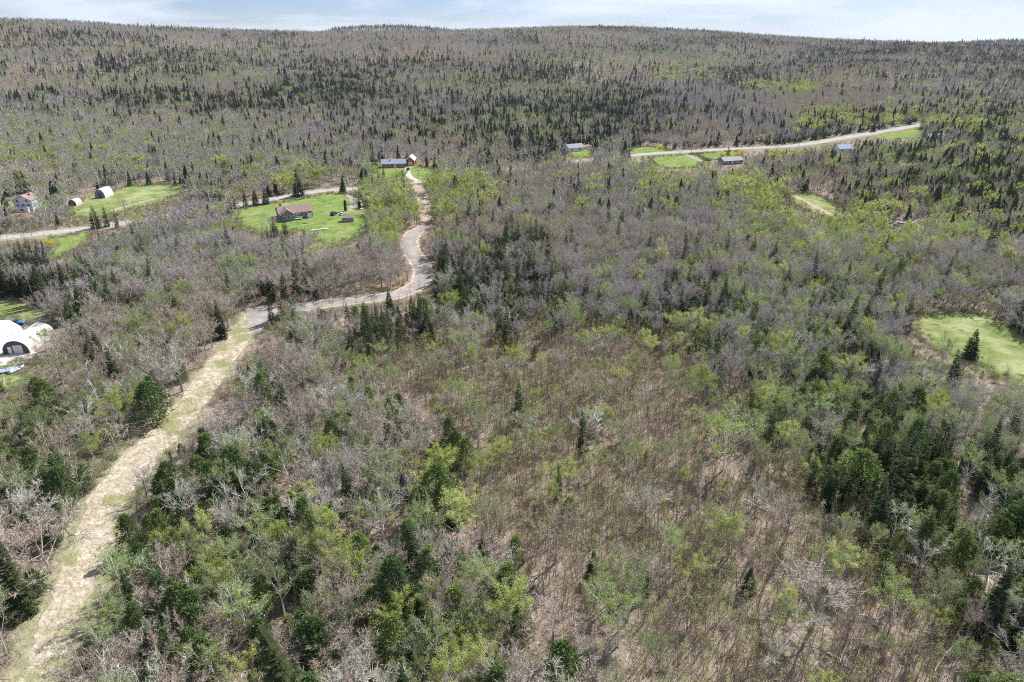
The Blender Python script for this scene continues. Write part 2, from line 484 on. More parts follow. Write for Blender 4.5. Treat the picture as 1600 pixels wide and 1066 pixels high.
LAWNS = {
 'house': [(362, 332), (400, 322), (430, 318), (500, 306), (520, 302), (560, 306), (572, 325), (580, 350), (555, 372), (512, 382), (492, 376), (478, 360), (425, 362), (380, 356)],
 'barn': [(104, 328), (130, 312), (160, 304), (205, 291), (262, 289), (290, 292), (278, 305), (250, 318), (205, 328), (150, 342), (118, 340)],
 'forsythia': [(84, 372), (150, 362), (128, 382), (96, 404), (76, 402)],
 'spruce field': [(1424, 497), (1470, 491), (1530, 489), (1560, 505), (1600, 526), (1680, 560), (1660, 620), (1590, 596), (1545, 578), (1490, 558), (1448, 535)],
 'paddock': [(1232, 302), (1270, 303), (1306, 318), (1316, 336), (1292, 341), (1262, 330), (1240, 316)],
 'grey house': [(978, 241), (990, 231), (1012, 229), (1040, 231), (1044, 236), (1010, 241)],
 'below road': [(1015, 246), (1090, 241), (1102, 252), (1085, 262), (1045, 264), (1022, 256)],
 'drive': [(1085, 241), (1155, 236), (1160, 246), (1140, 250), (1105, 250)],
 'road end': [(1355, 214), (1400, 206), (1437, 199), (1440, 212), (1400, 216)],
 'red house': [(560, 270), (578, 258), (650, 258), (690, 268), (684, 284), (640, 286), (590, 280)],
 'white house': [(885, 238), (915, 233), (930, 238), (922, 246), (892, 246)],
 'behind hangar': [(-60, 470), (20, 470), (70, 478), (84, 492), (60, 505), (20, 500), (-60, 500)],
 'below hangar': [(-60, 560), (10, 556), (42, 556), (40, 580), (30, 606), (-60, 616)],
 'left edge': [(-40, 318), (26, 312), (30, 324), (-40, 330)],
}
for k_, v_ in LAWNS.items():
    rough_ = k_ in ('barn', 'spruce field', 'paddock', 'behind hangar', 'below hangar', 'left edge')
    sheet('field' if rough_ else 'lawn', v_, M['field'] if rough_ else M['lawn'], 0.05,
          ('rough green grass by the ' if rough_ else 'bright green mown grass by the ') + {'house': 'long grey house', 'barn': 'small arched barn', 'forsythia': 'yellow flowering bush and road',
          'spruce field': 'lone dark spruce', 'paddock': 'pale farm path', 'grey house': 'road and long hidden house', 'below road': 'lower side of the far road', 'drive': 'yellow bushes and far drive',
          'road end': 'far end of the pale road', 'red house': 'long red house', 'white house': 'small white house', 'behind hangar': 'back of the white arched hangar', 'below hangar': 'front of the white arched hangar',
          'left edge': 'white gabled house'}[k_], 1.5, 1.6)

for k_, v_ in LAWNS.items():
    cx_ = sum(p[0] for p in v_) / len(v_); cy_ = sum(p[1] for p in v_) / len(v_)
    big = [(cx_ + (p[0] - cx_) * 1.10 + (4 if p[0] > cx_ else -4), cy_ + (p[1] - cy_) * 1.14 + (1.5 if p[1] > cy_ else -1.0)) for p in v_]
    sheet('rough_verge', big, M['verge'], .035, 'rough olive grass and brush fringe round a mown or open green', 1.6)

# picture areas whose ground stays in view: nothing tall is planted in front of them
KEEP = [[(386, 528), (402, 528), (350, 592), (315, 640), (268, 690), (222, 745), (188, 800), (158, 850), (124, 930), (94, 1000), (62, 1066), (34, 1066), (62, 1000), (88, 930), (112, 860), (142, 790), (182, 730), (228, 680), (292, 610), (347, 545)], LAWNS['house'], LAWNS['barn'], LAWNS['forsythia'], LAWNS['spruce field'], LAWNS['paddock'], LAWNS['below road'], LAWNS['drive'], LAWNS['road end'],
        [(986, 247), (986, 240), (1080, 233), (1250, 222), (1350, 206), (1436, 192), (1437, 201), (1350, 215), (1250, 231), (1080, 241)],
        [(0, 366), (60, 362), (150, 350), (200, 344), (200, 352), (150, 360), (60, 372), (0, 380)],
        [(428, 316), (428, 306), (500, 296), (560, 290), (560, 297), (500, 304)],
        [(640, 348), (678, 346), (676, 360), (655, 370), (652, 382), (676, 415), (672, 448), (640, 464), (560, 474), (470, 483), (470, 475), (560, 462), (630, 448), (640, 425), (626, 380)],
        [(384, 476), (430, 476), (432, 495), (395, 528), (384, 510)],
        [(651, 285), (660, 286), (668, 330), (672, 350), (660, 350), (652, 310)],
        [(0, 496), (60, 496), (78, 510), (66, 545), (40, 562), (0, 590)],
        [(24, 304), (54, 304), (54, 332), (24, 332)], [(595, 248), (648, 246), (650, 262), (640, 284), (634, 264), (597, 264)],
        [(886, 222), (920, 222), (925, 242), (886, 242)], [(1128, 240), (1162, 240), (1162, 256), (1128, 256)], [(1312, 227), (1332, 227), (1332, 233), (1312, 233)],
        [(1385, 340), (1446, 342), (1446, 349), (1385, 348)],
        [(108, 310), (150, 294), (174, 294), (174, 310), (122, 322), (108, 322)]]
_sw = smooth_line([P(*p) for p in SWATH], 6)
# ------------------------------------------------------------------ where trees may stand
def line_world(pix, n=8): return np.array([(p.x, p.y) for p in smooth_line([P(*q) for q in pix], n)])
LINES = [(line_world(ROAD), 6.5), (line_world(GRAVEL), 4.2), (line_world(CUT), 3.6), (line_world(SWATH), 4.3)]
BLOCK = [[(P(*p).x, P(*p).y) for p in v] for k, v in LAWNS.items()]
BLOCK.append([(P(*p).x, P(*p).y) for p in [(384, 474), (426, 474), (436, 492), (418, 512), (396, 530), (380, 515)]])
BLOCK.append([(P(*p).x, P(*p).y) for p in [(-80, 496), (60, 496), (86, 512), (66, 545), (40, 562), (-80, 600)]])
HOUSE_SPOTS = []      # (x, y, radius) filled by the buildings

def near_line(x, y, pts, lim):
    out = np.full(len(x), 1e9)
    for i in range(len(pts) - 1):
        a = pts[i]; d = pts[i + 1] - a; L2 = (d ** 2).sum() + 1e-9
        t = np.clip(((x - a[0]) * d[0] + (y - a[1]) * d[1]) / L2, 0, 1)
        out = np.minimum(out, np.hypot(x - a[0] - t * d[0], y - a[1] - t * d[1]))
    return out < lim
HAZE = 0.00004
def build_haze():
    b = MB(); b.box(-7000, -1500, -80, 7000, 7200, 320); 
    m = bpy.data.materials.new('haze_air'); m.use_nodes = True; n = m.node_tree.nodes; n.clear()
    o_ = n.new('ShaderNodeOutputMaterial'); v = n.new('ShaderNodeVolumePrincipled')
    v.inputs['Color'].default_value = (.80, .88, 1.0, 1); v.inputs['Density'].default_value = HAZE; v.inputs['Anisotropy'].default_value = 0.2
    m.node_tree.links.new(v.outputs['Volume'], o_.inputs['Volume'])
    o = b.build('haze', m); tag(o, 'thin pale spring haze over the whole valley', kind='stuff')
#<B>
# ------------------------------------------------------------------ buildings
M['white'] = plain('white_siding', (.66, .67, .68), .6, noise=.06, nscale=1.5)
M['bluewhite'] = plain('pale_blue_siding', (.60, .66, .76), .6, noise=.05, nscale=1.5)
M['greyblue'] = plain('slate_grey_siding', (.17, .19, .23), .7, noise=.12, nscale=1.5)
M['red'] = plain('barn_red_siding', (.26, .055, .045), .7, noise=.2, nscale=1.2)
M['brick'] = plain('russet_siding', (.27, .12, .07), .8, noise=.25, nscale=1.0)
M['brownroof'] = plain('brown_shingles', (.24, .165, .14), .9, noise=.14, nscale=1.4)
M['redroof'] = plain('faded_red_shingles', (.30, .20, .18), .9, noise=.15, nscale=1.4)
M['blueroof'] = plain('blue_grey_metal_roof', (.22, .26, .36), .85, noise=.06, nscale=.8)
M['greyroof'] = plain('grey_shingles', (.27, .28, .31), .9, noise=.12, nscale=1.2)
M['whiteroof'] = plain('white_metal_roof', (.62, .64, .67), .45, noise=.05, nscale=.8)
M['fabric'] = plain('white_fabric_cover', (.66, .68, .71), .6, noise=.10, nscale=.35)
M['dirtyroof'] = plain('weathered_pale_cover', (.56, .52, .48), .85, noise=.22, nscale=.7)
M['charcoal'] = plain('charcoal_boards', (.075, .075, .085), .8, noise=.2, nscale=1.0)
M['glass'] = plain('window_glass', (.03, .04, .05), .08)
M['trim'] = plain('white_trim', (.80, .80, .79), .5)
M['deck'] = plain('weathered_deck_wood', (.33, .25, .20), .8, noise=.2, nscale=2)
M['pole'] = plain('weathered_pole_wood', (.42, .38, .34), .85, noise=.2, nscale=2)
M['tyre'] = plain('black_tyre', (.02, .02, .02), .8)
M['rimm'] = plain('wheel_metal', (.5, .5, .52), .35, metallic=.8)
M['darkpaint'] = plain('dark_blue_car_paint', (.018, .024, .04), .25, coat=.6)
M['whitepaint'] = plain('white_car_paint', (.74, .75, .77), .3, coat=.5)
M['bluepaint'] = plain('blue_car_paint', (.04, .17, .36), .3, coat=.5)
M['silver'] = plain('silver_car_paint', (.45, .50, .56), .3, metallic=.4)
M['tarp'] = plain('blue_grey_tarpaulin', (.33, .42, .52), .6, noise=.12, nscale=1)
M['stone'] = plain('pale_stone', (.55, .53, .50), .9, noise=.2, nscale=3)
M['concrete'] = plain('pale_concrete', (.40, .38, .35), .9, noise=.12, nscale=1)

def site(name, label, cat, a, b, group=None, back=6.0):
    """a building whose front wall stands between two points of the ground"""
    A, B = P(*a), P(*b)
    d = B - A; yaw = math.atan2(d.y, d.x); L = math.hypot(d.x, d.y)
    o = empty(name, (A.x, A.y, min(A.z, B.z)), yaw)
    tag(o, label, cat, group)
    c = A + Vector((math.cos(yaw), math.sin(yaw), 0)) * L / 2 + Vector((-math.sin(yaw), math.cos(yaw), 0)) * back / 2
    HOUSE_SPOTS.append((c.x, c.y, math.hypot(L, back) / 2 + 1.5))
    return o, L

def gable_x(mb, x0, x1, D, h, rise, y0=0):   # ridge along x
    mb.prism([(x0, y0, -.3), (x0, y0 + D, -.3), (x0, y0 + D, h), (x0, y0 + D / 2, h + rise), (x0, y0, h)], (x1 - x0, 0, 0))
def gable_y(mb, x0, x1, y0, y1, h, rise, lift=0):    # ridge along y
    mb.prism([(x0, y0, -.3), (x1, y0, -.3), (x1, y0, h), ((x0 + x1) / 2, y0, h + rise), (x0, y0, h)], (0, y1 - y0, 0))
def roof_x(mb, x0, x1, D, h, rise, ov=.45, th=.14, y0=0):
    s = rise / (D / 2); z = h - ov * s + .01
    m = y0 + D / 2
    mb.prism([(x0 - ov, y0 - ov, z), (x0 - ov, m, h + rise + .01), (x0 - ov, m, h + rise + th + .01), (x0 - ov, y0 - ov, z + th)], (x1 - x0 + 2 * ov, 0, 0))
    mb.prism([(x0 - ov, y0 + D + ov, z), (x0 - ov, m + .003, h + rise + .01), (x0 - ov, m + .003, h + rise + th + .01), (x0 - ov, y0 + D + ov, z + th)], (x1 - x0 + 2 * ov, 0, 0))
def roof_y(mb, x0, x1, y0, y1, h, rise, ov=.45, th=.14):
    s = rise / ((x1 - x0) / 2); z = h - ov * s + .012; m = (x0 + x1) / 2
    mb.prism([(x0 - ov, y0 - ov, z), (m, y0 - ov, h + rise + .012), (m, y0 - ov, h + rise + th + .012), (x0 - ov, y0 - ov, z + th)], (0, y1 - y0 + 2 * ov, 0))
    mb.prism([(x1 + ov, y0 - ov, z), (m + .003, y0 - ov, h + rise + .012), (m + .003, y0 - ov, h + rise + th + .012), (x1 + ov, y0 - ov, z + th)], (0, y1 - y0 + 2 * ov, 0))

def window(root, x, z, w, h, y=0.0, frame='trim', name='window', pm='glass', mull=True):
    f = MB(); t = .11
    f.box(x - t, y - .07, z - t, x, y - .004, z + h + t); f.box(x + w, y - .07, z - t, x + w + t, y - .004, z + h + t)
    f.box(x + .003, y - .07, z - t, x + w - .003, y - .004, z); f.box(x + .003, y - .07, z + h, x + w - .003, y - .004, z + h + t)
    if mull: f.box(x + w / 2 - .04, y - .068, z + .003, x + w / 2 + .04, y - .035, z + h - .003)
    o = f.build(name, M[frame], root)
    g = MB(); g.box(x + .003, y - .03, z + .003, x + w - .003, y - .006, z + h - .003); g.build('pane', M[pm], o)
    return o
def door(root, x, w=1.0, h=2.05, y=0.0, m='trim', z=0.15):
    d = MB(); d.box(x, y - .07, z, x + w, y - .004, z + h); o = d.build('door', M[m], root)
    k = MB(); k.box(x + w * .82, y - .12, z + 1.0, x + w * .9, y - .072, z + 1.08); k.build('handle', M['rimm'], o)
    return o
def shell_arch(mb, W, D, H, th=.12, n=12, y0=0, p=1.0):
    prev = None
    for i in range(n + 1):
        a = math.pi * i / n
        o = (W / 2 - math.cos(a) * W / 2, math.sin(a) ** p * H)
        q = (W / 2 - math.cos(a) * (W / 2 - th), math.sin(a) ** p * (H - th))
        if prev: mb.prism([(prev[0][0], y0, prev[0][1]), (o[0], y0, o[1]), (q[0], y0, q[1]), (prev[1][0], y0, prev[1][1])], (0, D, 0))
        prev = (o, q)
def arch_wall(mb, W, H, y, th=.1, n=12, inset=.13, p=1.0):
    mb.prism([(W / 2 - math.cos(math.pi * i / n) * (W / 2 - inset), y, math.sin(math.pi * i / n) ** p * (H - inset)) for i in range(n + 1)], (0, th, 0))

# long grey house with front gable
h, L = site('grey_house', 'long slate grey house with brown roof and front gable on the lawn', 'house', (438, 344.5), (489, 339), back=10)
b = MB(); gable_x(b, 0, L, 9, 2.9, 2.3); b.build('wall', M['greyblue'], h)
b = MB(); gable_y(b, .3, L * .40, -3.2, 4.4, 2.9, 2.1); b.build('gable_wing', M['greyblue'], h)
b = MB(); roof_x(b, 0, L, 9, 2.9, 2.3); roof_y(b, .3, L * .40, -3.2, 4.3, 2.93, 2.1); rf = b.build('roof', M['brownroof'], h)
b = MB(); b.box(1.2, 5.6, 4.2, 2.1, 6.5, 6.3); b.build('chimney', M['brick'], rf)
b = MB(); b.box(L * .42, -.12, -.1, L * .60, -.004, 2.85); b.build('bay_panel', M['white'], h)
for i in range(3): window(h, 1.1 + i * 1.9, .9, 1.1, 1.35, y=-3.2)
for i in range(2): window(h, L * .44 + i * 1.4, .8, .95, 1.5, y=-.12)
for i in range(2): window(h, L * .64 + i * 1.6, .9, 1.1, 1.3)
b = MB(); b.box(L * .82, -1.3, -.2, L * .96, -.004, 2.4); b.build('porch', M['white'], h)
door(h, L * .84, y=-1.3); 
b = MB(); roof_y(b, L * .82, L * .96, -1.4, .3, 2.42, .8, .2, .08); b.build('porch_roof', M['brownroof'], h)
dk = MB(); dk.box(L * .42, -3.0, .35, L * .64, -.13, .5)
dk.build('deck', M['deck'], h)
for i in range(5):
    b = MB(); x = L * .42 + .1 + i * (L * .22 - .2) / 4; b.box(x - .05, -2.98, .503, x + .05, -2.88, 1.4); b.build('railing_post', M['trim'], h)
b = MB(); b.box(L * .42, -2.99, 1.403, L * .64, -2.87, 1.48); b.build('railing', M['trim'], h)

# red house and red gabled wing
h, L = site('red_house', 'long low red brown house with blue grey metal roof', 'house', (597, 263), (634, 262), back=8)
b = MB(); gable_x(b, 0, L, 7.5, 2.7, 2.0); b.build('wall', M['brick'], h)
b = MB(); roof_x(b, 0, L, 7.5, 2.7, 2.0); rf = b.build('roof', M['blueroof'], h)
b = MB(); b.box(L * .35, 2.4, 3.6, L * .35 + .7, 3.1, 5.2); b.build('chimney', M['stone'], rf)
for i, x in enumerate((.10, .28, .62, .78)): window(h, L * x, .9, 1.5, 1.2)
door(h, L * .50)
h, L = site('red_garage', 'dark red gabled garage with white roof beside the long red house', 'garage', (635, 259), (647, 259), back=12)
b = MB(); gable_y(b, 0, L, 0, 11, 3.4, 2.2); b.build('wall', M['red'], h)
b = MB(); roof_y(b, 0, L, 0, 11, 3.4, 2.2); b.build('roof', M['whiteroof'], h)
b = MB(); b.box(L * .2, -.06, .02, L * .8, -.004, 2.5); b.build('garage_door', M['whiteroof'], h)
window(h, L * .4, 3.4, 1.0, .8)

# white gabled house
h, L = site('white_house', 'white two storey house with faded red roof at the wood edge', 'house', (25, 331), (53, 330), back=9)
b = MB(); gable_y(b, 0, L, 0, 9, 5.0, 2.3); b.build('wall', M['bluewhite'], h)
b = MB(); roof_y(b, 0, L, 0, 9, 5.0, 2.3, .3); rf = b.build('roof', M['redroof'], h)
b = MB(); b.box(L * .65, 4.5, 5.6, L * .65 + .7, 5.2, 8.1); b.build('chimney', M['redroof'], rf)
for x in (.18, .68): window(h, L * x, 4.3, 1.0, 1.2)
for x in (.12, .42, .72): window(h, L * x, 1.5 + 1.0, 1.2, .9)
b = MB(); b.box(L * .22, -2.2, -.2, L * .84, -.004, 1.9); b.build('porch', M['white'], h)
b = MB(); b.box(L * .20, -2.4, 1.903, L * .86, -.004, 2.05); b.build('porch_roof', M['whiteroof'], h)
window(h, L * .40, .7, 1.6, .9, y=-2.2)

# arched barns near it
h, L = site('arched_barn', 'small arched barn with dark front and white curved roof', 'barn', (149, 310), (165, 310), back=9)
b = MB(); arch_wall(b, L, 4.6, .15, p=.75); b.build('end_wall', M['greyblue'], h)
b = MB(); arch_wall(b, L, 4.6, 7.7, p=.75); b.build('end_wall', M['greyblue'], h)
b = MB(); shell_arch(b, L, 8, 4.6, p=.75); b.build('roof', M['whiteroof'], h)
b = MB(); b.box(L * .32, .07, .02, L * .68, .147, 2.6); b.build('door', M['charcoal'], h)
h, L = site('arched_shed', 'little dark arched shed at the corner of the rough green field', 'shed', (107, 322), (120, 322), back=5)
b = MB(); arch_wall(b, L, 3.0, .12, p=.75); b.build('end_wall', M['charcoal'], h)
b = MB(); arch_wall(b, L, 3.0, 4.6, p=.75); b.build('end_wall', M['charcoal'], h)
b = MB(); shell_arch(b, L, 5, 3.0, p=.75); b.build('roof', M['dirtyroof'], h)
b = MB(); b.box(L * .35, .05, .02, L * .65, .117, 1.9); b.build('door', M['greyblue'], h)

# hangars at the frame edge
A = P(0, 556)
h, L = site('white_hangar', 'large white fabric covered hangar cut off by the frame edge', 'hangar', (-62, 556.5), (-2, 555), back=14)
b = MB(); shell_arch(b, L, 12.5, 5.0, .15, 5, p=1.0); b.build('cover', M['fabric'], h)
b = MB(); arch_wall(b, L, 5.0, .25, .1, 5, .17, p=1.0); b.build('end_wall', M['whiteroof'], h)
b = MB(); arch_wall(b, L, 5.0, 12.1, .1, 5, .17, p=1.0); b.build('end_wall', M['whiteroof'], h)
b = MB(); b.box(L * .3, .17, .02, L * .7, .247, 3.0); b.build('door', M['silver'], h)
for i in range(1, 6):
    n_ = 5
    for sgn in (0,):
        b = MB(); y_ = i * 2.08; pr_ = None
        for k in range(n_ + 1):
            a_ = math.pi * k / n_; q_ = Vector((L / 2 - math.cos(a_) * (L / 2 + .03), y_, math.sin(a_) * 5.03))
            if pr_ is not None: b.limb(pr_, q_, .045, .045, 4)
            pr_ = q_
        b.build('rib', M['dirtyroof'], h)
h, L = site('quonset_shed', 'arched shed with charcoal front, white garage door and pale roof', 'shed', (5, 554), (48, 552.5), back=14)
b = MB(); shell_arch(b, L, 12.5, 3.7, .12, 14, p=.8); b.build('roof', M['dirtyroof'], h)
b = MB(); arch_wall(b, L, 3.7, .20, .1, 14, p=.8); b.build('end_wall', M['charcoal'], h)
b = MB(); arch_wall(b, L, 3.7, 12.1, .1, 14, p=.8); b.build('end_wall', M['charcoal'], h)
b = MB(); b.box(L * .40, .13, .03, L * .74, .197, 2.35); gd = b.build('garage_door', M['white'], h)
for i in range(4):
    b = MB(); b.box(L * .41, .105, .10 + i * .56, L * .73, .127, .58 + i * .56); b.build('panel', M['white'], gd)
door(h, L * .20, .95, 1.95, .20, 'trim', .03)
sheet('hangar_apron', [(-70, 575), (-70, 560), (4, 557), (52, 549), (62, 552), (40, 566), (20, 571)], plain('pale_apron', (.62, .57, .49), .9, noise=.15, nscale=.6), .075, 'pale sandy apron in front of the arched sheds', .3)
sheet('gravel_yard', [(30, 520), (44, 508), (62, 500), (84, 503), (80, 516), (62, 514)], M['gravel'], .07, 'grey gravel yard behind the arched shed', .3)

# far houses
def small_house(name, label, a, b_, D, wall, roof, hh=2.6, rise=1.8, wins=(.12, .68), dr=.42, cat='house'):
    h, L = site(name, label, cat, a, b_, back=D)
    m = MB(); gable_x(m, 0, L, D, hh, rise); m.build('wall', M[wall], h)
    m = MB(); roof_x(m, 0, L, D, hh, rise); m.build('roof', M[roof], h)
    for w in wins: window(h, L * w, .9, 1.5, 1.1)
    if dr: door(h, L * dr)
    return h, L
small_house('white_cottage', 'small white house with grey roof alone at the wood edge', (889, 238), (912, 236), 7, 'white', 'greyroof', 2.8, 2.2)
small_house('grey_cottage', 'low house with pale grey roof below the yellow bushes', (1131, 258), (1160, 256), 7, 'greyblue', 'greyroof', 2.5, 1.7)
small_house('blue_roofed_house', 'house with blue grey roof half hidden beside the far road', (1311, 239), (1334, 238), 8, 'bluewhite', 'blueroof', 2.8, 2.2)
small_house('grey_roofed_house', 'grey roofed house hidden by trees past the road end', (1452, 222), (1478, 221), 9, 'greyblue', 'greyroof', 3, 2.6)
small_house('yard_shed', 'small grey roofed shed at the edge of the scrap yard', (1364, 347), (1381, 349), 5, 'charcoal', 'greyroof', 2.4, 1.2, (.2,), .6, 'shed')
small_house('teal_cottage', 'tiny pale blue roofed house far out in the woods', (1536, 170), (1552, 169), 8, 'white', 'blueroof', 3, 2.4)
small_house('mobile_home', 'white mobile home among bare trees near the far road', (955, 226), (978, 225), 4, 'white', 'whiteroof', 2.6, .5)
# garden shed with a rounded white end
h, L = site('garden_shed', 'little garden shed with rounded white end and brown roof', 'shed', (535, 345), (533.5, 352), back=4)
b = MB(); arch_wall(b, 3.6, 2.9, -.1, .12, 8, .0, p=.7); b.build('end_wall', M['white'], h)
b = MB(); gable_y(b, .25, 3.35, .05, 5.2, 1.9, .75); b.build('wall', M['deck'], h)
b = MB(); roof_y(b, .25, 3.35, .06, 5.2, 1.9, .75, .12, .08); b.build('roof', M['brownroof'], h)

# cars
def car(label, px, py, yaw, paint, s=1.0, group=None):
    p = P(px, py, .055)
    o = empty('parked_car', p, yaw); tag(o, label, 'car', group); o.scale = (s, s, s)
    pr = [(-2.2, .38), (-2.25, .80), (-2.1, 1.0), (-1.2, 1.08), (.95, 1.02), (2.05, .86), (2.25, .66), (2.25, .38)]
    b = MB(); b.prism([(x, -.88, z) for x, z in pr], (0, 1.76, 0)); b.build('body', paint, o)
    cb = [(-1.95, 1.075), (-1.65, 1.52), (.05, 1.55), (.85, 1.04)]
    b = MB(); b.prism([(x, -.74, z) for x, z in cb], (0, 1.48, 0)); g = b.build('windows', M['glass'], o)
    b = MB(); b.prism([(-1.62, -.70, 1.523), (-1.60, -.70, 1.60), (.02, -.70, 1.62), (.06, -.70, 1.553)], (0, 1.40, 0)); b.build('roof', paint, o)
    for x in (-1.35, 1.4):
        for y in (-.80, .80):
            b = MB(); b.limb((x, y - .12, .33), (x, y + .12, .33), .33, .33, 12)
            k = len(b.v) - 24
            b.f.append(tuple(range(k + 11, k - 1, -1))); b.m.append(0); b.f.append(tuple(range(k + 12, k + 24))); b.m.append(0)
            w = b.build('wheel', M['tyre'], o)
            yy = y + (.125 if y > 0 else -.125)
            b = MB(); b.limb((x, yy, .33), (x, yy + (.02 if y > 0 else -.02), .33), .19, .17, 8); b.build('rim', M['rimm'], w)
    for y in (-.62, .62):
        b = MB(); b.box(2.253, y - .18, .62, 2.28, y + .18, .78); b.build('headlight', M['trim'], o)
    return o
car('dark blue car parked on the lawn by the grey house', 522, 336, 1.35, M['darkpaint'], 1.05)
car('small white car on the lawn below the columnar evergreen', 536, 336, 1.2, M['whitepaint'], .85)
car('dark car on the drive in front of the red garage', 638, 266, 1.5, M['darkpaint'])
car('blue car behind the white hangar', 25, 508, .3, M['bluepaint'])
car('white car in the scrap yard among lime green poplars', 1387, 349, .2, M['whitepaint'])
car('silver car in the middle of the scrap yard', 1404, 353, 2.6, M['silver'])
car('white car at the far edge of the scrap yard', 1440, 350, .1, M['whitepaint'])
def tarp_boat(name, label, px, py, yaw, m, s=1.0):
    p = P(px, py, .02); r = random.Random(px)
    o = empty(name, p, yaw); tag(o, label, 'boat'); o.scale = (s, s, s)
    b = MB(); n = 8
    ring = []
    for i in range(n + 1):
        t = i / n; w = .95 * math.sin(math.pi * min(1, .28 + t * .72)) ** .6 + .03
        ring.append([(-2.6 + 5.2 * t, -w, .55), (-2.6 + 5.2 * t, -w * .55, .1 + .25 * t * t), (-2.6 + 5.2 * t, w * .55, .1 + .25 * t * t), (-2.6 + 5.2 * t, w, .55)])
    for i in range(n):
        for j in range(3): b.poly([ring[i][j], ring[i + 1][j], ring[i + 1][j + 1], ring[i][j + 1]])
    b.poly(ring[0]); b.build('hull', M['whitepaint'], o)
    b = MB()
    for i in range(n):
        zr = [1.0 + .16 * math.sin(k * 1.7) for k in (i, i + 1)]
        a0, a1 = ring[i], ring[i + 1]
        for sgn in (0, 3):
            q0 = (a0[sgn][0], a0[sgn][1] * 1.04, .50); q1 = (a1[sgn][0], a1[sgn][1] * 1.04, .50)
            b.poly([q0, q1, (a1[0][0], 0, zr[1]), (a0[0][0], 0, zr[0])])
    b.build('cover', m, o)
tarp_boat('covered_boat', 'boat under a blue grey tarpaulin below the arched shed', 14, 581, .5, M['tarp'], 1.0)
tarp_boat('covered_boat', 'boat with silver cover beside the brush pile downhill of the shed', 27, 579, 1.3, M['silver'], .8)
tarp_boat('covered_boat', 'pale boat on the ground in the scrap yard', 1420, 350, .2, M['tarp'], 1.1)

# utility poles
def utility_pole(label, px, py, H=9.0, yaw=0.0):
    o = empty('utility_pole', P(px, py), yaw); tag(o, label, 'utility pole', 'utility poles along the country road')
    b = MB(); b.limb((0, 0, -.3), (0, 0, H), .16, .11, 8); b.build('shaft', M['pole'], o)
    b = MB(); b.box(-1.1, -.20, H - .75, 1.1, -.08, H - .62); ca = b.build('crossarm', M['pole'], o)
    for x in (-1.0, -.4, .4, 1.0):
        b = MB(); b.limb((x, -.14, H - .62), (x, -.14, H - .44), .05, .03, 6); b.build('insulator', M['trim'], ca)
for px, py, lb in ((553, 318, 'slim utility pole standing on the lawn past the columnar evergreen'), (1437, 197, 'utility pole at the far visible end of the road'), (1248, 231, 'utility pole beside the middle of the far road'),
                   (1080, 240, 'utility pole by the drive with yellow bushes'), (150, 360, 'utility pole where the country road passes three spruces'), (655, 290, 'utility pole where the cleared strip meets the road')):
    utility_pole(lb, px, py)

# driveways and paths
strip('driveway', [(540, 297), (545, 305), (552, 312), (552, 322), (548, 330)][::-1], 3.2, M['gravel'], .07, 'grey gravel drive beside the grey house', .3)
strip('driveway', [(656, 284), (642, 278), (637, 270), (638, 262)], 3.5, M['concrete'], .07, 'pale drive up to the red house', .2)
strip('driveway', [(1062, 237), (1078, 244), (1100, 253), (1132, 258)], 3.6, M['gravel'], .07, 'drive curving from the far road to the low grey roofed house', .3)
strip('driveway', [(1062, 235), (1045, 230), (1030, 226)], 6, M['claydirt'], .07, 'earthy drive leaving the far road by a yellow bush', .5)
strip('farm_path', [(1240, 305), (1262, 316), (1284, 328), (1306, 340)], 2.6, M['claydirt'], .07, 'pale path through the small paddock', .4)
strip('garden_path', [(176, 330), (200, 322), (230, 314), (244, 311)], 2.4, M['claydirt'], .07, 'pale bare path across the rough field', .5)
sheet('scrap_yard', [(1372, 352), (1380, 342), (1420, 341), (1452, 346), (1450, 354), (1400, 355)], M['gravel'], .05, 'bare pale ground of the scrap yard', .4)

# small things in the garden
def rock(px, py, s, label, group=None):
    r = random.Random(int(px * 13 + py)); p = P(px, py)
    bm = bmesh.new(); bmesh.ops.create_icosphere(bm, subdivisions=2, radius=1)
    for v in bm.verts: v.co = Vector((v.co.x * s * 1.2, v.co.y * s, v.co.z * s * .7)) * r.uniform(.82, 1.15)
    me = bpy.data.meshes.new('rock'); bm.to_mesh(me); bm.free(); me.materials.append(M['stone'])
    o = bpy.data.objects.new('rock', me); o.location = (p.x, p.y, p.z + s * .35); o.rotation_euler = (0, 0, r.uniform(0, 6)); COL.objects.link(o)
    tag(o, label, 'rock', group)
ords = ['first', 'second', 'third', 'fourth', 'fifth', 'sixth', 'seventh', 'eighth']
for i in range(7): rock(485 + i * 4.2, 361.5 - i * .45, .55 + .15 * (i % 3), '%s pale rock from the house end of the garden row' % ords[i], 'row of pale rocks on the lawn')
for i, (px, py, s) in enumerate(((563, 316, .8), (564, 322, 1.0), (565, 328, .8), (567, 335, .7))): rock(px, py, s, '%s pale boulder down the edge of the lawn' % ords[i], 'pale boulders at the lawn edge')
t = empty('picnic_table', P(478, 349, .05), .3); tag(t, 'wooden picnic table on the grass before the grey house', 'picnic table')
b = MB(); b.box(-.9, -.38, .70, .9, .38, .76); b.build('tabletop', M['deck'], t)
for y in (-.75, .75):
    b = MB(); b.box(-.9, y - .13, .42, .9, y + .13, .47); b.build('bench', M['deck'], t)
for x in (-.6, .6):
    b = MB(); b.limb((x, -.7, 0), (x, .12, .70), .05, .05, 4); b.limb((x, .7, 0), (x, -.12, .70), .05, .05, 4); b.build('leg', M['deck'], t)

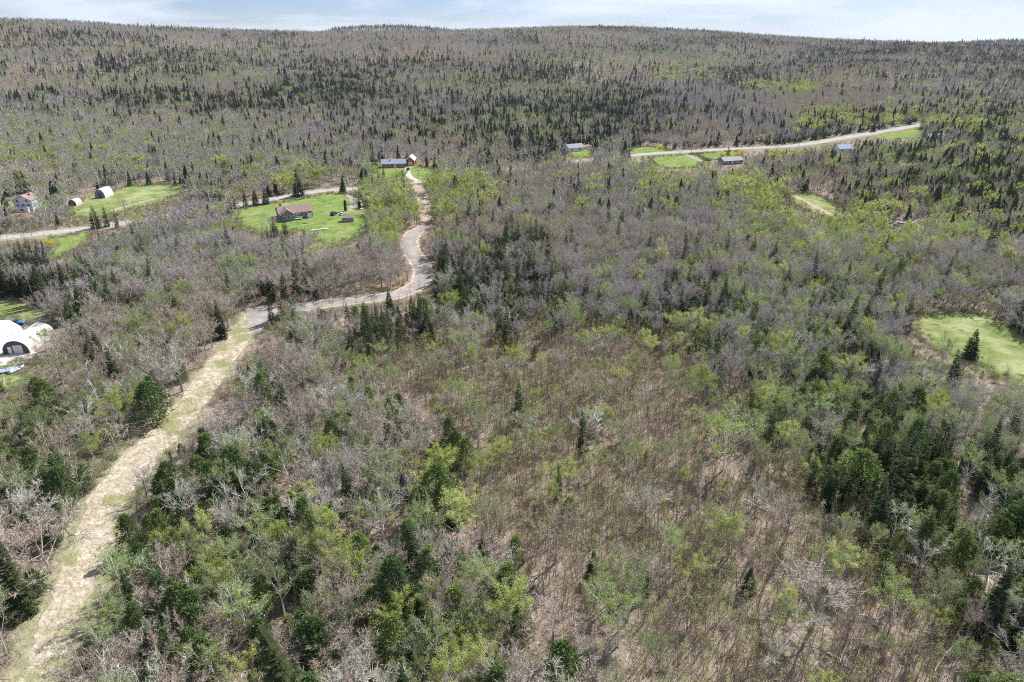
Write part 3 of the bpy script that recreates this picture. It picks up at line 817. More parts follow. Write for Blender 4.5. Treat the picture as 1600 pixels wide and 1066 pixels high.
def column_evergreen(px, py, H, label):
    r = random.Random(px); o = empty('columnar_evergreen', P(px, py)); tag(o, label, 'evergreen shrub')
    T = MB(); T.limb((0, 0, -.2), (0, 0, H * .8), .09, .03, 5); T.build('trunk', M['darktrunk'], o)
    C = MB()
    for i in range(1500):
        z = r.uniform(.1, H); a = r.uniform(0, 6.28); R = .62 * min(1, (H - z) / 1.1 + .1) * math.sqrt(r.random() * .4 + .6)
        q = Vector((math.cos(a) * R, math.sin(a) * R, z))
        C.tri(q + Vector((-math.sin(a), math.cos(a), 0)) * .09, q - Vector((-math.sin(a), math.cos(a), 0)) * .09, q + Vector((math.cos(a) * .08, math.sin(a) * .08, .32)), 0)
    C.build('crown', M['spruce'], o)
column_evergreen(540, 330, 5.2, 'dark columnar evergreen casting its shadow on the lawn')
column_evergreen(562, 326, 3.6, 'shorter dark columnar evergreen by the pale boulders')

M['yellow'] = plant_mat('forsythia_flowers', [(0, (.78, .66, .03)), (1, (.88, .78, .08))], trans=.3)
def forsythia_bush(px, py, s, label):
    T, C = shrub(int(px), 1.5, 46, 24)
    o = empty('forsythia_bush', P(px, py)); tag(o, label, 'flowering bush'); o.scale = (s, s, s)
    B2 = MB(); F = MB()
    for f, m in zip(C.f, C.m):
        t_ = F if m else B2; k = len(t_.v); t_.v += [C.v[i] for i in f]; t_.f.append(tuple(range(k, k + len(f)))); t_.m.append(0)
    B2.build('stems', M['shrub'], o); F.build('blossom', M['yellow'], o)
#</B>

# ------------------------------------------------------------------ tree meshes: each maker returns (trunk MB, crown MB)
def dirv(az, el): return Vector((math.cos(el) * math.cos(az), math.cos(el) * math.sin(az), math.sin(el)))

def hardwood(seed, H=10.5, spread=1.0, n1=8, n2=6, n3=5, n4=4, w=1.0, leafn=0, leafs=0.15, base=0.28, lean=0.0, el=(42, 74), side=4, tk=1.0):
    """bare or budding broadleaf tree: trunk, rising limbs, fans of twigs"""
    r = random.Random(seed); T = MB(); C = MB()
    top = Vector((r.uniform(-.3, .3) + lean, r.uniform(-.3, .3), H * .62))
    p = Vector((0, 0, -.3)); r0 = (H * .014 + .04) * tk
    pts = [p, Vector((top.x * .2, top.y * .3, H * base)), Vector((top.x * .6 + r.uniform(-.2, .2), top.y * .6, H * .45)), top]
    rad = [r0 * 1.25, r0, r0 * .75, r0 * .35]
    for i in range(3): T.limb(pts[i], pts[i + 1], rad[i], rad[i + 1], side + 1 if side > 3 else 3)
    def trunk_at(f):
        z = H * f
        for i in range(3):
            if z <= pts[i + 1].z or i == 2:
                t = min(1, max(0, (z - pts[i].z) / (pts[i + 1].z - pts[i].z)))
                return pts[i].lerp(pts[i + 1], t)
    a0 = r.uniform(0, 6.28)
    for i in range(n1):
        f = base + (0.60 - base) * (i / max(1, n1 - 1)) * r.uniform(.85, 1.05)
        az = a0 + i * 2.4 + r.uniform(-.4, .4)
        e = math.radians(el[0] + (el[1] - el[0]) * i / max(1, n1 - 1) + r.uniform(-8, 8))
        L = H * (1.02 - f) * r.uniform(.62, .85) * (1.0 if i < n1 - 2 else .85)
        a = trunk_at(f)
        d = dirv(az, e); d.x *= spread; d.y *= spread
        m = a + d * L * .5; dd = (d + Vector((0, 0, .28))).normalized(); b = m + dd * L * .5
        q = r0 * .52 * (1 - f * .6)
        T.limb(a, m, q, q * .6, side); T.limb(m, b, q * .6, q * .22, 3)
        for j in range(n2):
            t = .25 + .75 * (j + r.random() * .6) / n2
            s0 = a.lerp(m, t * 2) if t < .5 else m.lerp(b, min(1, t * 2 - 1))
            d2 = (dirv(az + r.uniform(-1.5, 1.5), e * .75 + r.uniform(-.35, .45)) + Vector((0, 0, .25))).normalized()
            L2 = L * r.uniform(.30, .48) * (1.15 - .5 * t)
            s1 = s0 + d2 * L2
            q2 = q * .26 * w ** .5
            C.limb(s0, s1, q2, q2 * .25, 3)
            for k in range(n3):
                t3 = .2 + .8 * (k + r.random()) / n3
                u0 = s0.lerp(s1, min(1, t3))
                d3 = (d2 + Vector((r.gauss(0, .55), r.gauss(0, .55), r.gauss(.12, .42)))).normalized()
                L3 = L2 * r.uniform(.38, .7)
                u1 = u0 + d3 * L3
                if n4: C.limb(u0, u1, .017 * w, 0, 3)
                else: C.twig(u0, u1, .05 * w, r)
                for g in range(n4):
                    v0 = u0.lerp(u1, r.uniform(.15, .95))
                    d4 = (d3 + Vector((r.gauss(0, .6), r.gauss(0, .6), r.gauss(.1, .5)))).normalized()
                    C.twig(v0, v0 + d4 * L3 * r.uniform(.5, .95), .030 * w, r)
                for g in range(leafn):
                    v0 = u0.lerp(u1, r.uniform(.3, 1.15)) + Vector((r.gauss(0, .17), r.gauss(0, .17), r.gauss(0, .14))) * (L3 + .3)
                    C.leaf(v0, leafs * r.uniform(.6, 1.3), r, 1)
    return T, C

def spruce(seed, H=11.0, R=2.0, layers=24, per=8, sprays=5, base=.08, droop=.30, size=1.0, gap=.12, sharp=1.0, trunk_side=5):
    r = random.Random(seed); T = MB(); C = MB()
    T.limb((0, 0, -.3), (0, 0, H * .5), H * .014 + .03, H * .009, trunk_side)
    T.limb((0, 0, H * .5), (0, 0, H), H * .009, 0.0, 3)
    wob = [r.uniform(.78, 1.15) for _ in range(12)]
    for i in range(layers):
        f = i / (layers - 1)
        z = H * (base + (.985 - base) * f)
        rr = R * (1 - f) ** sharp * (0.93 + .14 * r.random()) + .10
        n = max(3, int(per * (1 - f * .5)))
        a0 = r.uniform(0, 6.28)
        for j in range(n):
            if r.random() < gap: continue
            az = a0 + 6.283 * j / n + r.uniform(-.25, .25)
            L = rr * r.uniform(.72, 1.12) * wob[int((az % 6.283) / 6.283 * 12) % 12]
            up = .25 * (f) - droop * (1 - f)
            d = Vector((math.cos(az), math.sin(az), up + r.uniform(-.08, .08)))
            side = Vector((-math.sin(az), math.cos(az), 0))
            a = Vector((0, 0, z)); b = a + d * L
            b.z += .10 * L
            # needle sprays along the branch, hanging either side
            C.tri(a + side * .05 * size, a - side * .05 * size, b, 0)
            for k in range(sprays):
                t = .25 + .72 * (k + r.random() * .7) / sprays
                c = a.lerp(b, t)
                ln = (L * .34 * (1.15 - t) + .22) * size
                for sgn in (-1, 1):
                    tip = c + side * sgn * ln + d * ln * .75 + Vector((0, 0, -r.uniform(.06, .30) * ln * 1.2))
                    bb = c + d * ln * .40 * size
                    C.tri(c - d * .06, bb, tip, 0)
                if k % 2 == 0:
                    C.tri(c, c + d * ln * .5, c + d * ln * .3 + Vector((r.uniform(-.05, .05), 0, -ln * .75)), 0)
    return T, C

def fir(seed, H=8.5, R=2.3, n=85, per=24, size=.36):
    """rounder mid green conifer, clumps of short sprays on rising boughs"""
    r = random.Random(seed); T = MB(); C = MB()
    T.limb((0, 0, -.3), (0, 0, H * .9), H * .016, H * .004, 5)
    lob = [r.uniform(.72, 1.15) for _ in range(9)]
    for i in range(n):
        f = (i + .5) / n
        z = H * (.08 + .88 * f); az = i * 2.4 + r.uniform(-.5, .5)
        rr = R * min(1, .45 + f * 2.2) * (1 - f ** 1.7) * r.uniform(.45, 1.08) * lob[int((az % 6.283) / 6.283 * 9) % 9] + .15
        c = Vector((math.cos(az) * rr, math.sin(az) * rr, z + rr * .10))
        g = .30 + .16 * R * (1 - f)
        for k in range(per):
            q = c + Vector((r.gauss(0, g * .62), r.gauss(0, g * .62), r.gauss(0, g * .5)))
            d = (Vector((q.x, q.y, 0)).normalized() + Vector((r.gauss(0, .35), r.gauss(0, .35), r.gauss(.25, .35)))).normalized()
            e = Vector((r.gauss(0, 1), r.gauss(0, 1), r.gauss(0, .6)))
            e = (e - d * e.dot(d)).normalized()
            s = size * r.uniform(.6, 1.3)
            C.tri(q - e * s * .30, q + e * s * .30, q + d * s, 0)
    return T, C

def far_spruce(seed, H=11.0, R=2.1, tiers=6):
    """spruce seen small: stacked tiers of drooping bough fans with jagged hems"""
    r = random.Random(seed); T = MB(); C = MB()
    T.limb((0, 0, -.3), (0, 0, H * .3), .2, .15, 3)
    for i in range(tiers):
        f = i / tiers
        z0 = H * (.06 + .90 * f); z1 = min(H, z0 + H * 1.75 / tiers)
        rr = R * (1 - f) ** 1.05 * r.uniform(.85, 1.1) + .15
        k = 9; a0 = r.uniform(0, 6)
        apex = Vector((r.uniform(-.1, .1), r.uniform(-.1, .1), z1))
        for j in range(k):
            a = a0 + 6.283 * j / k + r.uniform(-.15, .15)
            w = .36
            q = rr * r.uniform(.7, 1.2)
            C.tri(apex, Vector((math.cos(a - w) * q * .8, math.sin(a - w) * q * .8, z0 + r.uniform(0, .5))), Vector((math.cos(a + w * .6) * q, math.sin(a + w * .6) * q, z0 - r.uniform(0, .4))), 0)
    return T, C

def sapling(seed, H=6.5, n=12, w=1.0, green=0):
    r = random.Random(seed); T = MB(); C = MB()
    b = Vector((r.uniform(-.4, .4), r.uniform(-.4, .4), H))
    T.limb((0, 0, -.2), b * .5, .050 * w, .034 * w, 3); T.limb(b * .5, b, .034 * w, 0, 3)
    for i in range(n):
        f = r.uniform(.3, .97); a = b * f
        L = H * .17 * (1.25 - f) * r.uniform(.7, 1.4)
        d = dirv(r.uniform(0, 6.28), r.uniform(.6, 1.25)); e = a + d * L
        C.limb(a, e, .014 * w, 0, 3)
        for k in range(4):
            v = a.lerp(e, r.uniform(.3, 1)); C.twig(v, v + (d + Vector((r.gauss(0, .5), r.gauss(0, .5), r.gauss(0, .3)))) * L * .38, .024 * w, r)
        for k in range(green):
            C.leaf(a.lerp(e, r.uniform(.3, 1.2)) + Vector((r.gauss(0, .15), r.gauss(0, .15), r.gauss(0, .15))), .15, r, 1)
    return T, C

def dead_tree(seed, H=8):
    r = random.Random(seed); T = MB(); C = MB()
    b = Vector((r.uniform(-1.4, 1.4), r.uniform(-1.4, 1.4), H))
    T.limb((0, 0, -.2), b * .55, .15, .10, 5); T.limb(b * .55, b, .10, .03, 4)
    for i in range(16):
        f = r.uniform(.3, .98); a = b * f
        L = H * r.uniform(.12, .34) * (1.2 - f * .6); d = dirv(r.uniform(0, 6.28), r.uniform(.1, 1.1))
        m = a + d * L * .6; e = m + (d + Vector((r.gauss(0, .4), r.gauss(0, .4), r.gauss(.1, .4)))) * L * .4
        C.limb(a, m, .045, .028, 3); C.limb(m, e, .028, 0, 3)
        for k in range(3):
            v = a.lerp(m, r.uniform(.3, 1)); C.twig(v, v + (d + Vector((r.gauss(0, .7), r.gauss(0, .7), r.gauss(.1, .5)))) * L * .35, .04, r)
    return T, C

def shrub(seed, R=1.2, n=24, leafn=0, w=1.0):
    r = random.Random(seed); T = MB(); C = MB()
    for i in range(n):
        d = dirv(r.uniform(0, 6.28), r.uniform(.45, 1.4)); L = R * r.uniform(.7, 1.4)
        o = Vector((r.gauss(0, .3), r.gauss(0, .3), 0)); e = o + d * L
        C.limb(o, e, .018 * w, 0, 3)
        for k in range(4):
            v = o.lerp(e, r.uniform(.3, 1)); g = (d + Vector((r.gauss(0, .6), r.gauss(0, .6), r.gauss(.1, .4)))) * L * .4
            C.twig(v, v + g, .032 * w, r)
        for k in range(leafn):
            C.leaf(o.lerp(e, r.uniform(.4, 1.15)) + Vector((r.gauss(0, .18), r.gauss(0, .18), r.gauss(0, .15))), .19 * w, r, 1)
    return T, C

def forsythia(seed): return shrub(seed, 1.7, 40, 26)

KINDS = {}
def kind(key, name, cat, trunk_mat, crown_mats, hi, lo, stand, stand_label):
    KINDS[key] = dict(name=name, cat=cat, tm=trunk_mat, cm=crown_mats, hi=hi, lo=lo, stand=stand, stand_label=stand_label)

kind('bare', 'bare_hardwood_tree', 'hardwood tree', M['trunk'], [M['twig']],
     [hardwood(11, 9.5, 1.35, 9, 7, 6, 5, 1.25), hardwood(12, 10.5, 1.25, 10, 7, 6, 4, 1.25), hardwood(13, 8.2, 1.5, 9, 7, 6, 5, 1.25, el=(32, 68)), hardwood(14, 11, 1.1, 8, 7, 6, 5, 1.25, base=.34), hardwood(15, 7.6, 1.6, 10, 7, 6, 4, 1.25, base=.15, el=(25, 70)), hardwood(16, 9.8, 1.0, 8, 7, 6, 5, 1.2, base=.36, el=(52, 80))],
     [hardwood(21, 9.5, 1.5, 9, 5, 4, 0, w=3.6, side=3), hardwood(22, 10.5, 1.35, 9, 5, 4, 0, w=3.4, side=3), hardwood(23, 8.2, 1.7, 9, 5, 4, 0, w=3.8, side=3, el=(32, 70))],
     'leafless_woodland', 'leafless grey and pinkish brown hardwoods covering the slopes')
kind('spruce', 'spruce_tree', 'spruce', M['darktrunk'], [M['spruce']],
     [spruce(31, R=2.3, per=9), spruce(32, 13, 2.5, 28, per=9), spruce(33, 9, 2.3, 21, per=9, droop=.2), spruce(34, 12, 1.9, 26, gap=.25), spruce(35, 7.5, 1.9, 19, per=9, droop=.15)],
     [far_spruce(36, 9.5, 2.4), far_spruce(37, 11, 2.5, 6), far_spruce(38, 7.5, 2.2, 5)],
     'spruce_woodland', 'dark pointed spruces scattered over the far slopes')
kind('birch', 'birch_tree', 'birch', M['birch'], [M['birch'], M['bleaf']],
     [hardwood(41, 9.5, 1.05, 7, 6, 4, 2, leafn=18, leafs=.18, el=(48, 76), base=.3, tk=.62), hardwood(42, 10.5, .95, 7, 6, 4, 2, leafn=17, leafs=.18, el=(52, 80), lean=.6, tk=.62), hardwood(43, 8.2, 1.25, 8, 6, 4, 1, leafn=19, leafs=.18, el=(40, 75), tk=.62), hardwood(44, 9.5, 1.1, 6, 6, 5, 3, 1.2, leafn=5, leafs=.15, el=(42, 75), lean=-.8, tk=.62)],
     [hardwood(45, 9.5, 1.25, 7, 4, 3, 0, w=2.2, leafn=6, leafs=.44, el=(48, 78), side=3), hardwood(46, 10.5, 1.05, 7, 4, 3, 0, w=2.2, leafn=4, leafs=.44, el=(48, 78), side=3)],
     'birch_woodland', 'pale trunked birches with grey green haze of buds')
kind('lime', 'poplar_tree', 'poplar', M['trunk'], [M['trunk'], M['lime']],
     [hardwood(51, 8.5, 1.15, 8, 6, 4, 0, w=.6, leafn=24, leafs=.19, el=(42, 76), tk=.7), hardwood(52, 10, 1.0, 8, 6, 4, 0, w=.6, leafn=24, leafs=.19, el=(46, 78), tk=.7), hardwood(53, 6.8, 1.3, 8, 6, 4, 0, w=.6, leafn=24, leafs=.18, tk=.7)],
     [hardwood(54, 8.5, 1.25, 7, 5, 3, 0, w=1.2, leafn=15, leafs=.46, side=3, tk=.7), hardwood(55, 10, 1.1, 7, 5, 3, 0, w=1.2, leafn=14, leafs=.48, side=3, tk=.7)],
     'poplar_woodland', 'yellow green poplars in new leaf in drifts over the valley')
kind('fir', 'fir_tree', 'fir', M['darktrunk'], [M['fir']],
     [fir(61), fir(62, 10, 2.1, 90), fir(63, 6.5, 2.1, 75), fir(64, 8, 2.8, 95)],
     [fir(65, 8.5, 2.3, 22, 10, .9), fir(66, 10, 2.2, 24, 10, .9)],
     'fir_woodland', 'mid green firs filling in between the spruces')
kind('sapling', 'young_tree', 'young tree', M['sapling'], [M['sapling'], M['lime']],
     [sapling(71), sapling(72, 7.5, 14), sapling(73, 5, 10), sapling(74, 6, 12, green=7), sapling(75, 8, 12)],
     [sapling(76, 6.5, 7, 2.0), sapling(77, 7.5, 7, 2.0)],
     'sapling_thicket', 'thin leafless saplings crowding the brown clearing')
kind('dead', 'dead_tree', 'dead tree', M['dead'], [M['dead']],
     [dead_tree(81), dead_tree(82, 9.5), dead_tree(83, 6)], [dead_tree(84, 8)], 'dead_trees', 'bleached dead trees')
kind('shrub', 'shrub', 'shrub', M['shrub'], [M['shrub'], M['bleaf']],
     [shrub(91), shrub(92, 1.5, 28), shrub(93, 1.0, 20, 8), shrub(94, 1.3, 24)], [shrub(95, 1.4, 14, 0, 2.2), shrub(96, 1.2, 12, 2, 2.2)],
     'underbrush', 'low brown and olive brush between the trees')
ORDER = ['bare', 'spruce', 'birch', 'lime', 'fir', 'sapling', 'dead', 'shrub']

# ------------------------------------------------------------------ what grows where, by stand
STANDS = [  # centre and radii of a stand as the photograph shows it, strength, mix
 ((600, 65), (420, 26), 2.0, dict(bare=.84, spruce=.10, birch=.05)),
 ((80, 90), (160, 60), 1.2, dict(bare=.62, spruce=.30, birch=.08)),
 ((330, 110), (160, 45), 1.6, dict(spruce=.38, birch=.17, bare=.43, lime=.02)),
 ((560, 125), (190, 32), 2.0, dict(spruce=.48, bare=.42, birch=.1)),
 ((1000, 162), (140, 17), 2.2, dict(spruce=.75, fir=.05, bare=.2)),
 ((800, 165), (190, 50), 1.4, dict(spruce=.45, bare=.3, birch=.15)),
 ((1050, 112), (45, 9), 3.0, dict(lime=.75, birch=.15, bare=.1)),
 ((940, 60), (180, 16), 1.6, dict(bare=.75, spruce=.2, birch=.05)),
 ((1010, 95), (150, 25), 1.4, dict(bare=.5, birch=.3, spruce=.2)),
 ((1120, 142), (90, 14), 2.0, dict(bare=.85, spruce=.12)),
 ((1255, 160), (120, 18), 3.5, dict(bare=.93, spruce=.04, birch=.03)),
 ((1170, 195), (70, 14), 2.0, dict(bare=.8, spruce=.2)),
 ((1225, 137), (45, 8), 3.0, dict(lime=.7, bare=.3)),
 ((1290, 185), (60, 12), 2.5, dict(lime=.45, bare=.35, spruce=.2)),
 ((1500, 88), (200, 16), 2.0, dict(spruce=.55, bare=.45)),
 ((1480, 120), (160, 22), 1.6, dict(bare=.6, spruce=.25, birch=.15)),
 ((1500, 185), (120, 22), 1.8, dict(bare=.45, lime=.25, spruce=.2, birch=.1)),
 ((1420, 260), (200, 50), 2.6, dict(spruce=.52, bare=.33, birch=.15, lime=.06, fir=.1)),
 ((1560, 290), (80, 70), 2.5, dict(spruce=.6, bare=.2, lime=.12, birch=.1)),
 ((1360, 358), (120, 30), 7.0, dict(lime=.68, birch=.22, bare=.1)),
 ((1180, 298), (34, 16), 5.0, dict(lime=.95, bare=.05)),
 ((1000, 290), (70, 18), 2.0, dict(lime=.22, birch=.25, bare=.53)),
 ((1180, 262), (110, 18), 3.0, dict(bare=.8, birch=.12, spruce=.08)),
 ((1260, 280), (90, 22), 2.5, dict(bare=.85, birch=.15)),
 ((960, 360), (240, 80), 1.8, dict(bare=.82, birch=.10, spruce=.03, lime=.05)),
 ((1150, 400), (140, 60), 1.6, dict(bare=.5, birch=.2, spruce=.18, lime=.08)),
 ((1300, 420), (200, 60), 1.8, dict(bare=.34, birch=.32, spruce=.13, lime=.16, fir=.05)),
 ((1540, 430), (110, 60), 1.6, dict(bare=.62, birch=.2, lime=.1, spruce=.1)),
 ((1250, 540), (160, 60), 2.2, dict(bare=.35, birch=.35, fir=.12, spruce=.1, lime=.08)),
 ((1480, 640), (130, 60), 2.5, dict(bare=.42, birch=.46, lime=.08, fir=.04)),
 ((1320, 655), (110, 75), 12.0, dict(fir=.46, spruce=.26, birch=.16, bare=.06, lime=.08)),
 ((1390, 755), (110, 85), 14.0, dict(fir=.48, spruce=.32, birch=.10, bare=.06, dead=.04)),
 ((1560, 800), (95, 110), 12.0, dict(fir=.42, spruce=.30, birch=.14, bare=.06, dead=.10)),
 ((1230, 585), (110, 40), 4.0, dict(fir=.34, spruce=.3, birch=.2, bare=.16)),
 ((1130, 500), (90, 45), 3.0, dict(spruce=.4, fir=.15, birch=.2, bare=.25)),
 ((1250, 460), (150, 60), 2.5, dict(spruce=.30, fir=.12, birch=.3, bare=.28)),
 ((1400, 970), (110, 50), 1.5, dict(birch=.5, sapling=.35, fir=.1, bare=.05)),
 ((1560, 960), (100, 90), 1.5, dict(birch=.4, fir=.2, bare=.25, dead=.05, sapling=.1)),
 ((690, 300), (70, 28), 5.0, dict(lime=.62, birch=.35, bare=.15)),
 ((608, 318), (34, 38), 4.0, dict(lime=.50, birch=.45, bare=.05)),
 ((455, 272), (40, 14), 3.5, dict(lime=.7, bare=.3)),
 ((110, 225), (140, 40), 1.6, dict(birch=.38, bare=.52, lime=.10)),
 ((300, 230), (140, 30), 1.6, dict(bare=.55, birch=.4, spruce=.05)),
 ((560, 415), (90, 36), 3.0, dict(bare=.85, birch=.05, sapling=.1)),
 ((280, 335), (70, 25), 3.0, dict(bare=.75, lime=.15, birch=.1)),
 ((775, 420), (80, 60), 7.0, dict(spruce=.78, bare=.16, birch=.06)),
 ((600, 497), (50, 26), 9.0, dict(spruce=.85, bare=.15)),
 ((50, 445), (80, 42), 6.0, dict(spruce=.62, bare=.3, birch=.08)),
 ((400, 385), (70, 30), 1.8, dict(spruce=.35, bare=.4, birch=.25)),
 ((470, 420), (45, 30), 2.5, dict(spruce=.42, bare=.5, birch=.08)),
 ((250, 400), (130, 50), 1.8, dict(bare=.52, birch=.35, spruce=.08, fir=.05)),
 ((180, 560), (150, 80), 2.0, dict(bare=.60, birch=.26, fir=.07, spruce=.04, dead=.03)),
 ((60, 650), (90, 80), 2.0, dict(birch=.45, bare=.35, fir=.1, sapling=.1)),
 ((90, 800), (100, 100), 1.8, dict(bare=.45, birch=.3, fir=.15, spruce=.08)),
 ((20, 960), (50, 90), 3.0, dict(spruce=.4, fir=.3, bare=.2)),
 ((430, 590), (110, 70), 2.0, dict(bare=.62, birch=.15, fir=.13, sapling=.06)),
 ((560, 690), (110, 60), 2.0, dict(bare=.52, birch=.25, fir=.13, lime=.05)),
 ((370, 760), (110, 60), 2.4, dict(fir=.32, bare=.38, birch=.2, spruce=.1)),
 ((320, 880), (140, 100), 5.0, dict(fir=.48, spruce=.08, birch=.24, bare=.13, lime=.12)),
 ((660, 740), (80, 90), 4.0, dict(fir=.40, birch=.34, bare=.16, spruce=.04, lime=.12)),
 ((600, 930), (170, 120), 3.5, dict(fir=.34, birch=.26, bare=.24, spruce=.04, lime=.17)),
 ((850, 980), (100, 80), 2.0, dict(fir=.24, birch=.25, bare=.35, spruce=.06, sapling=.08, lime=.03)),
 ((650, 970), (60, 50), 2.5, dict(lime=.35, fir=.45, bare=.2)),
]
CLEAR_POLY = [(500, 560), (560, 530), (650, 510), (800, 490), (960, 490), (1090, 530), (1150, 600), (1215, 690), (1300, 770), (1430, 850), (1520, 950), (1560, 1100), (1080, 1140), (950, 1010),
              (840, 930), (760, 860), (725, 800), (740, 700), (640, 620), (540, 600)]
# sparse mix of larger trees standing in the sapling clearing
CLEAR_MIX = dict(sapling=.815, birch=.09, bare=.032, lime=.05, fir=.008, spruce=.005)
def base_mix(py):
    if py < 240: return dict(bare=.66, spruce=.30, birch=.03, lime=.01)
    if py < 480: return dict(bare=.60, spruce=.15, birch=.17, lime=.04, fir=.04)
    return dict(bare=.36, birch=.28, spruce=.07, fir=.13, lime=.07, sapling=.09)

def candidates():
    rs = np.random.RandomState(5)
    xs, ys, cell = [], [], []
    for (ra, rb, c) in ((45, 330, 2.7), (330, 620, 3.8), (620, 1100, 4.7), (1100, 2500, 5.9)):
        half = 1.0 * rb
        gx = np.arange(-half, half, c); gy = np.arange(0, rb, c)
        X, Y = np.meshgrid(gx, gy)
        X = X + rs.uniform(-.48, .48, X.shape) * c; Y = Y + rs.uniform(-.48, .48, Y.shape) * c
        r = np.hypot(X, Y)
        px, py, dep = proj(X, Y, ground(X, Y))
        ok = (r > ra) & (r <= rb) & (dep > 5) & (px > -130) & (px < 1730) & (py < 1300)
        ok &= (r < ridge_r(np.arctan2(X, Y)) + 90)
        xs.append(X[ok]); ys.append(Y[ok]); cell.append(np.full(ok.sum(), c))
    gx = np.arange(-3200, 3400, 17.0); gy = np.arange(2400, 4600, 17.0)
    X, Y = np.meshgrid(gx, gy); X = X + rs.uniform(-8, 8, X.shape); Y = Y + rs.uniform(-8, 8, Y.shape)
    r = np.hypot(X, Y); Z = ground(X, Y)
    px, py, dep = proj(X, Y, Z)
    ok = (r > 3500) & (r < 4450) & (px > -50) & (px < 1680) & (py < np.interp(px, [q[0] for q in _SKY], [q[1] for q in _SKY]) + 6)
    xs.append(X[ok]); ys.append(Y[ok]); cell.append(np.full(ok.sum(), 17.0))
    return np.concatenate(xs), np.concatenate(ys), np.concatenate(cell), rs

def forest():
    x, y, cell, rs = candidates()
    r = np.hypot(x, y)
    bad = np.zeros(len(x), bool)
    near = r < 760
    for pts, lim in LINES:
        bad[near] |= near_line(x[near], y[near], pts, lim)
    for pl in BLOCK: bad |= in_poly(x, y, pl)
    for hx, hy, hr in HOUSE_SPOTS: bad |= np.hypot(x - hx, y - hy) < hr
    x, y, cell, r = x[~bad], y[~bad], cell[~bad], r[~bad]
    z = ground(x, y)
    n = len(x)
    px, py, dep = proj(x, y, z)
    bpx, bpy_ = px, py
    mx, my, _ = proj(x, y, z + 6)          # a stand is read off at mid height
    W = np.zeros((n, len(ORDER)))
    for i, (a, b) in enumerate(((0, 240), (240, 480), (480, 2000))):
        s = (my >= a) & (my < b) if i else my < b
        mixd = base_mix(b - 1)
        for k, v in mixd.items(): W[s, ORDER.index(k)] += v
    warp = 14 * np.sin(mx / 41.0 + my / 23.0) + 9 * np.sin(mx / 17.0 - my / 31.0)
    for (cx, cy), (rx, ry), st, mixd in STANDS:
        g = st * 2.2 * np.exp(-((((mx + warp - cx) / rx) ** 2 + ((my + warp * ry / rx - cy) / ry) ** 2)) ** 1.5)
        for k, v in mixd.items(): W[:, ORDER.index(k)] += g * v
    # clumping: neighbours tend to be of one kind
    def waves(seed, base):
        q = random.Random(seed); out = np.zeros(n)
        for o_ in range(7):
            a_ = q.uniform(0, 6.28); f_ = base * (1.55 ** o_); ph = q.uniform(0, 6.28)
            out += np.sin((x * math.cos(a_) + y * math.sin(a_)) * f_ + ph + 1.7 * np.sin((x * math.sin(a_) - y * math.cos(a_)) * f_ * .8 + ph)) / (1.12 ** o_)
        return out / 2.0
    farw = np.clip((r - 350) / 500, 0, 1)
    for ki, amp in ((0, .25), (1, .9), (2, .7), (3, .8), (4, .7)):
        g = waves(ki + 3, .011)
        W[:, ki] *= np.clip(np.exp(amp * g * (.55 + .9 * farw)), .10, 6.0)
    clear = in_poly(mx + warp * 1.7, my + warp * 1.1, CLEAR_POLY)
    W[clear] = 0
    for k, v in CLEAR_MIX.items(): W[clear, ORDER.index(k)] = v
    W /= W.sum(1, keepdims=True)
    u = rs.random_sample(n)
    ki = (W.cumsum(1) < u[:, None]).sum(1).clip(0, len(ORDER) - 1)
    # scale of each tree
    sc = rs.uniform(.62, 1.12, n) * np.where(r > 3000, 1.7, 1)
    ki = np.where((r > 3000) & (rs.random_sample(n) < .6), ORDER.index('spruce'), ki)
    sc = np.where(rs.random_sample(n) < .06, sc * 1.22, sc)
    sp_ = ki == ORDER.index('spruce')
    sc = np.where(sp_ & (r > 500), sc * rs.uniform(.7, 1.3, n), sc)
    fi = np.isin(ki, [ORDER.index('fir')])
    sc = np.where(fi, sc * rs.uniform(.75, 1.15, n), sc)
    sc = np.where(clear & (ki != ORDER.index('sapling')), sc * .86, sc)
    HT = np.array([10.5, 11, 10, 9, 8.5, 6.5, 8, 1.3])[ki] * sc
    # stand back from anything whose ground the photograph shows
    cut = np.zeros(n, bool); low = np.zeros(n, bool)
    nearz = r < 760
    for pl in KEEP:
        for f in (0.22, 0.45, .65, .85, 1.0):
            for side in (-.16, 0, .16):
                qx, qy, _ = proj(x + side * HT, y, z + HT * f)
                hit = in_poly(qx, qy, pl) & nearz
                if f > .35: cut |= hit
                else: low |= hit
    cut |= low
    cut &= (rs.random_sample(n) > .018) | (r > 420)
    young = cut & (rs.random_sample(n) < .75)
    for pl in KEEP:
        for f in (.05, 0.6, 1.0):
            for side in (-.2, 0, .2):
                qx, qy, _ = proj(x + side * HT * .36, y, z + HT * .36 * f)
                young &= ~(in_poly(qx, qy, pl) & nearz)
    sc = np.where(young, sc * .36, sc); cut &= ~young
    # wherever they are cut, low brush may take their place
    brush = cut & (rs.random_sample(n) < .85)
    ki = np.where(brush, ORDER.index('shrub'), ki)
    sc = np.where(brush, rs.uniform(.5, 1.0, n), sc)
    q0 = np.zeros(n, bool)
    for pl in KEEP:
        qx, qy, _ = proj(x, y, z + .9)
        q0 |= in_poly(qx, qy, pl)
    keep = (~cut) | (brush & ~q0)
    # thinning in the near wood, where crowns are wide and ground shows between
    dens = np.ones(n)
    wide = np.isin(ki, [0, 2, 3, 4, 1])
    dens = np.where(wide & (r < 330), .70, dens)
    dens = np.where(wide & (r < 620) & (r >= 330), .82, dens)
    dens = np.where((ki == 5), 1.0, dens)
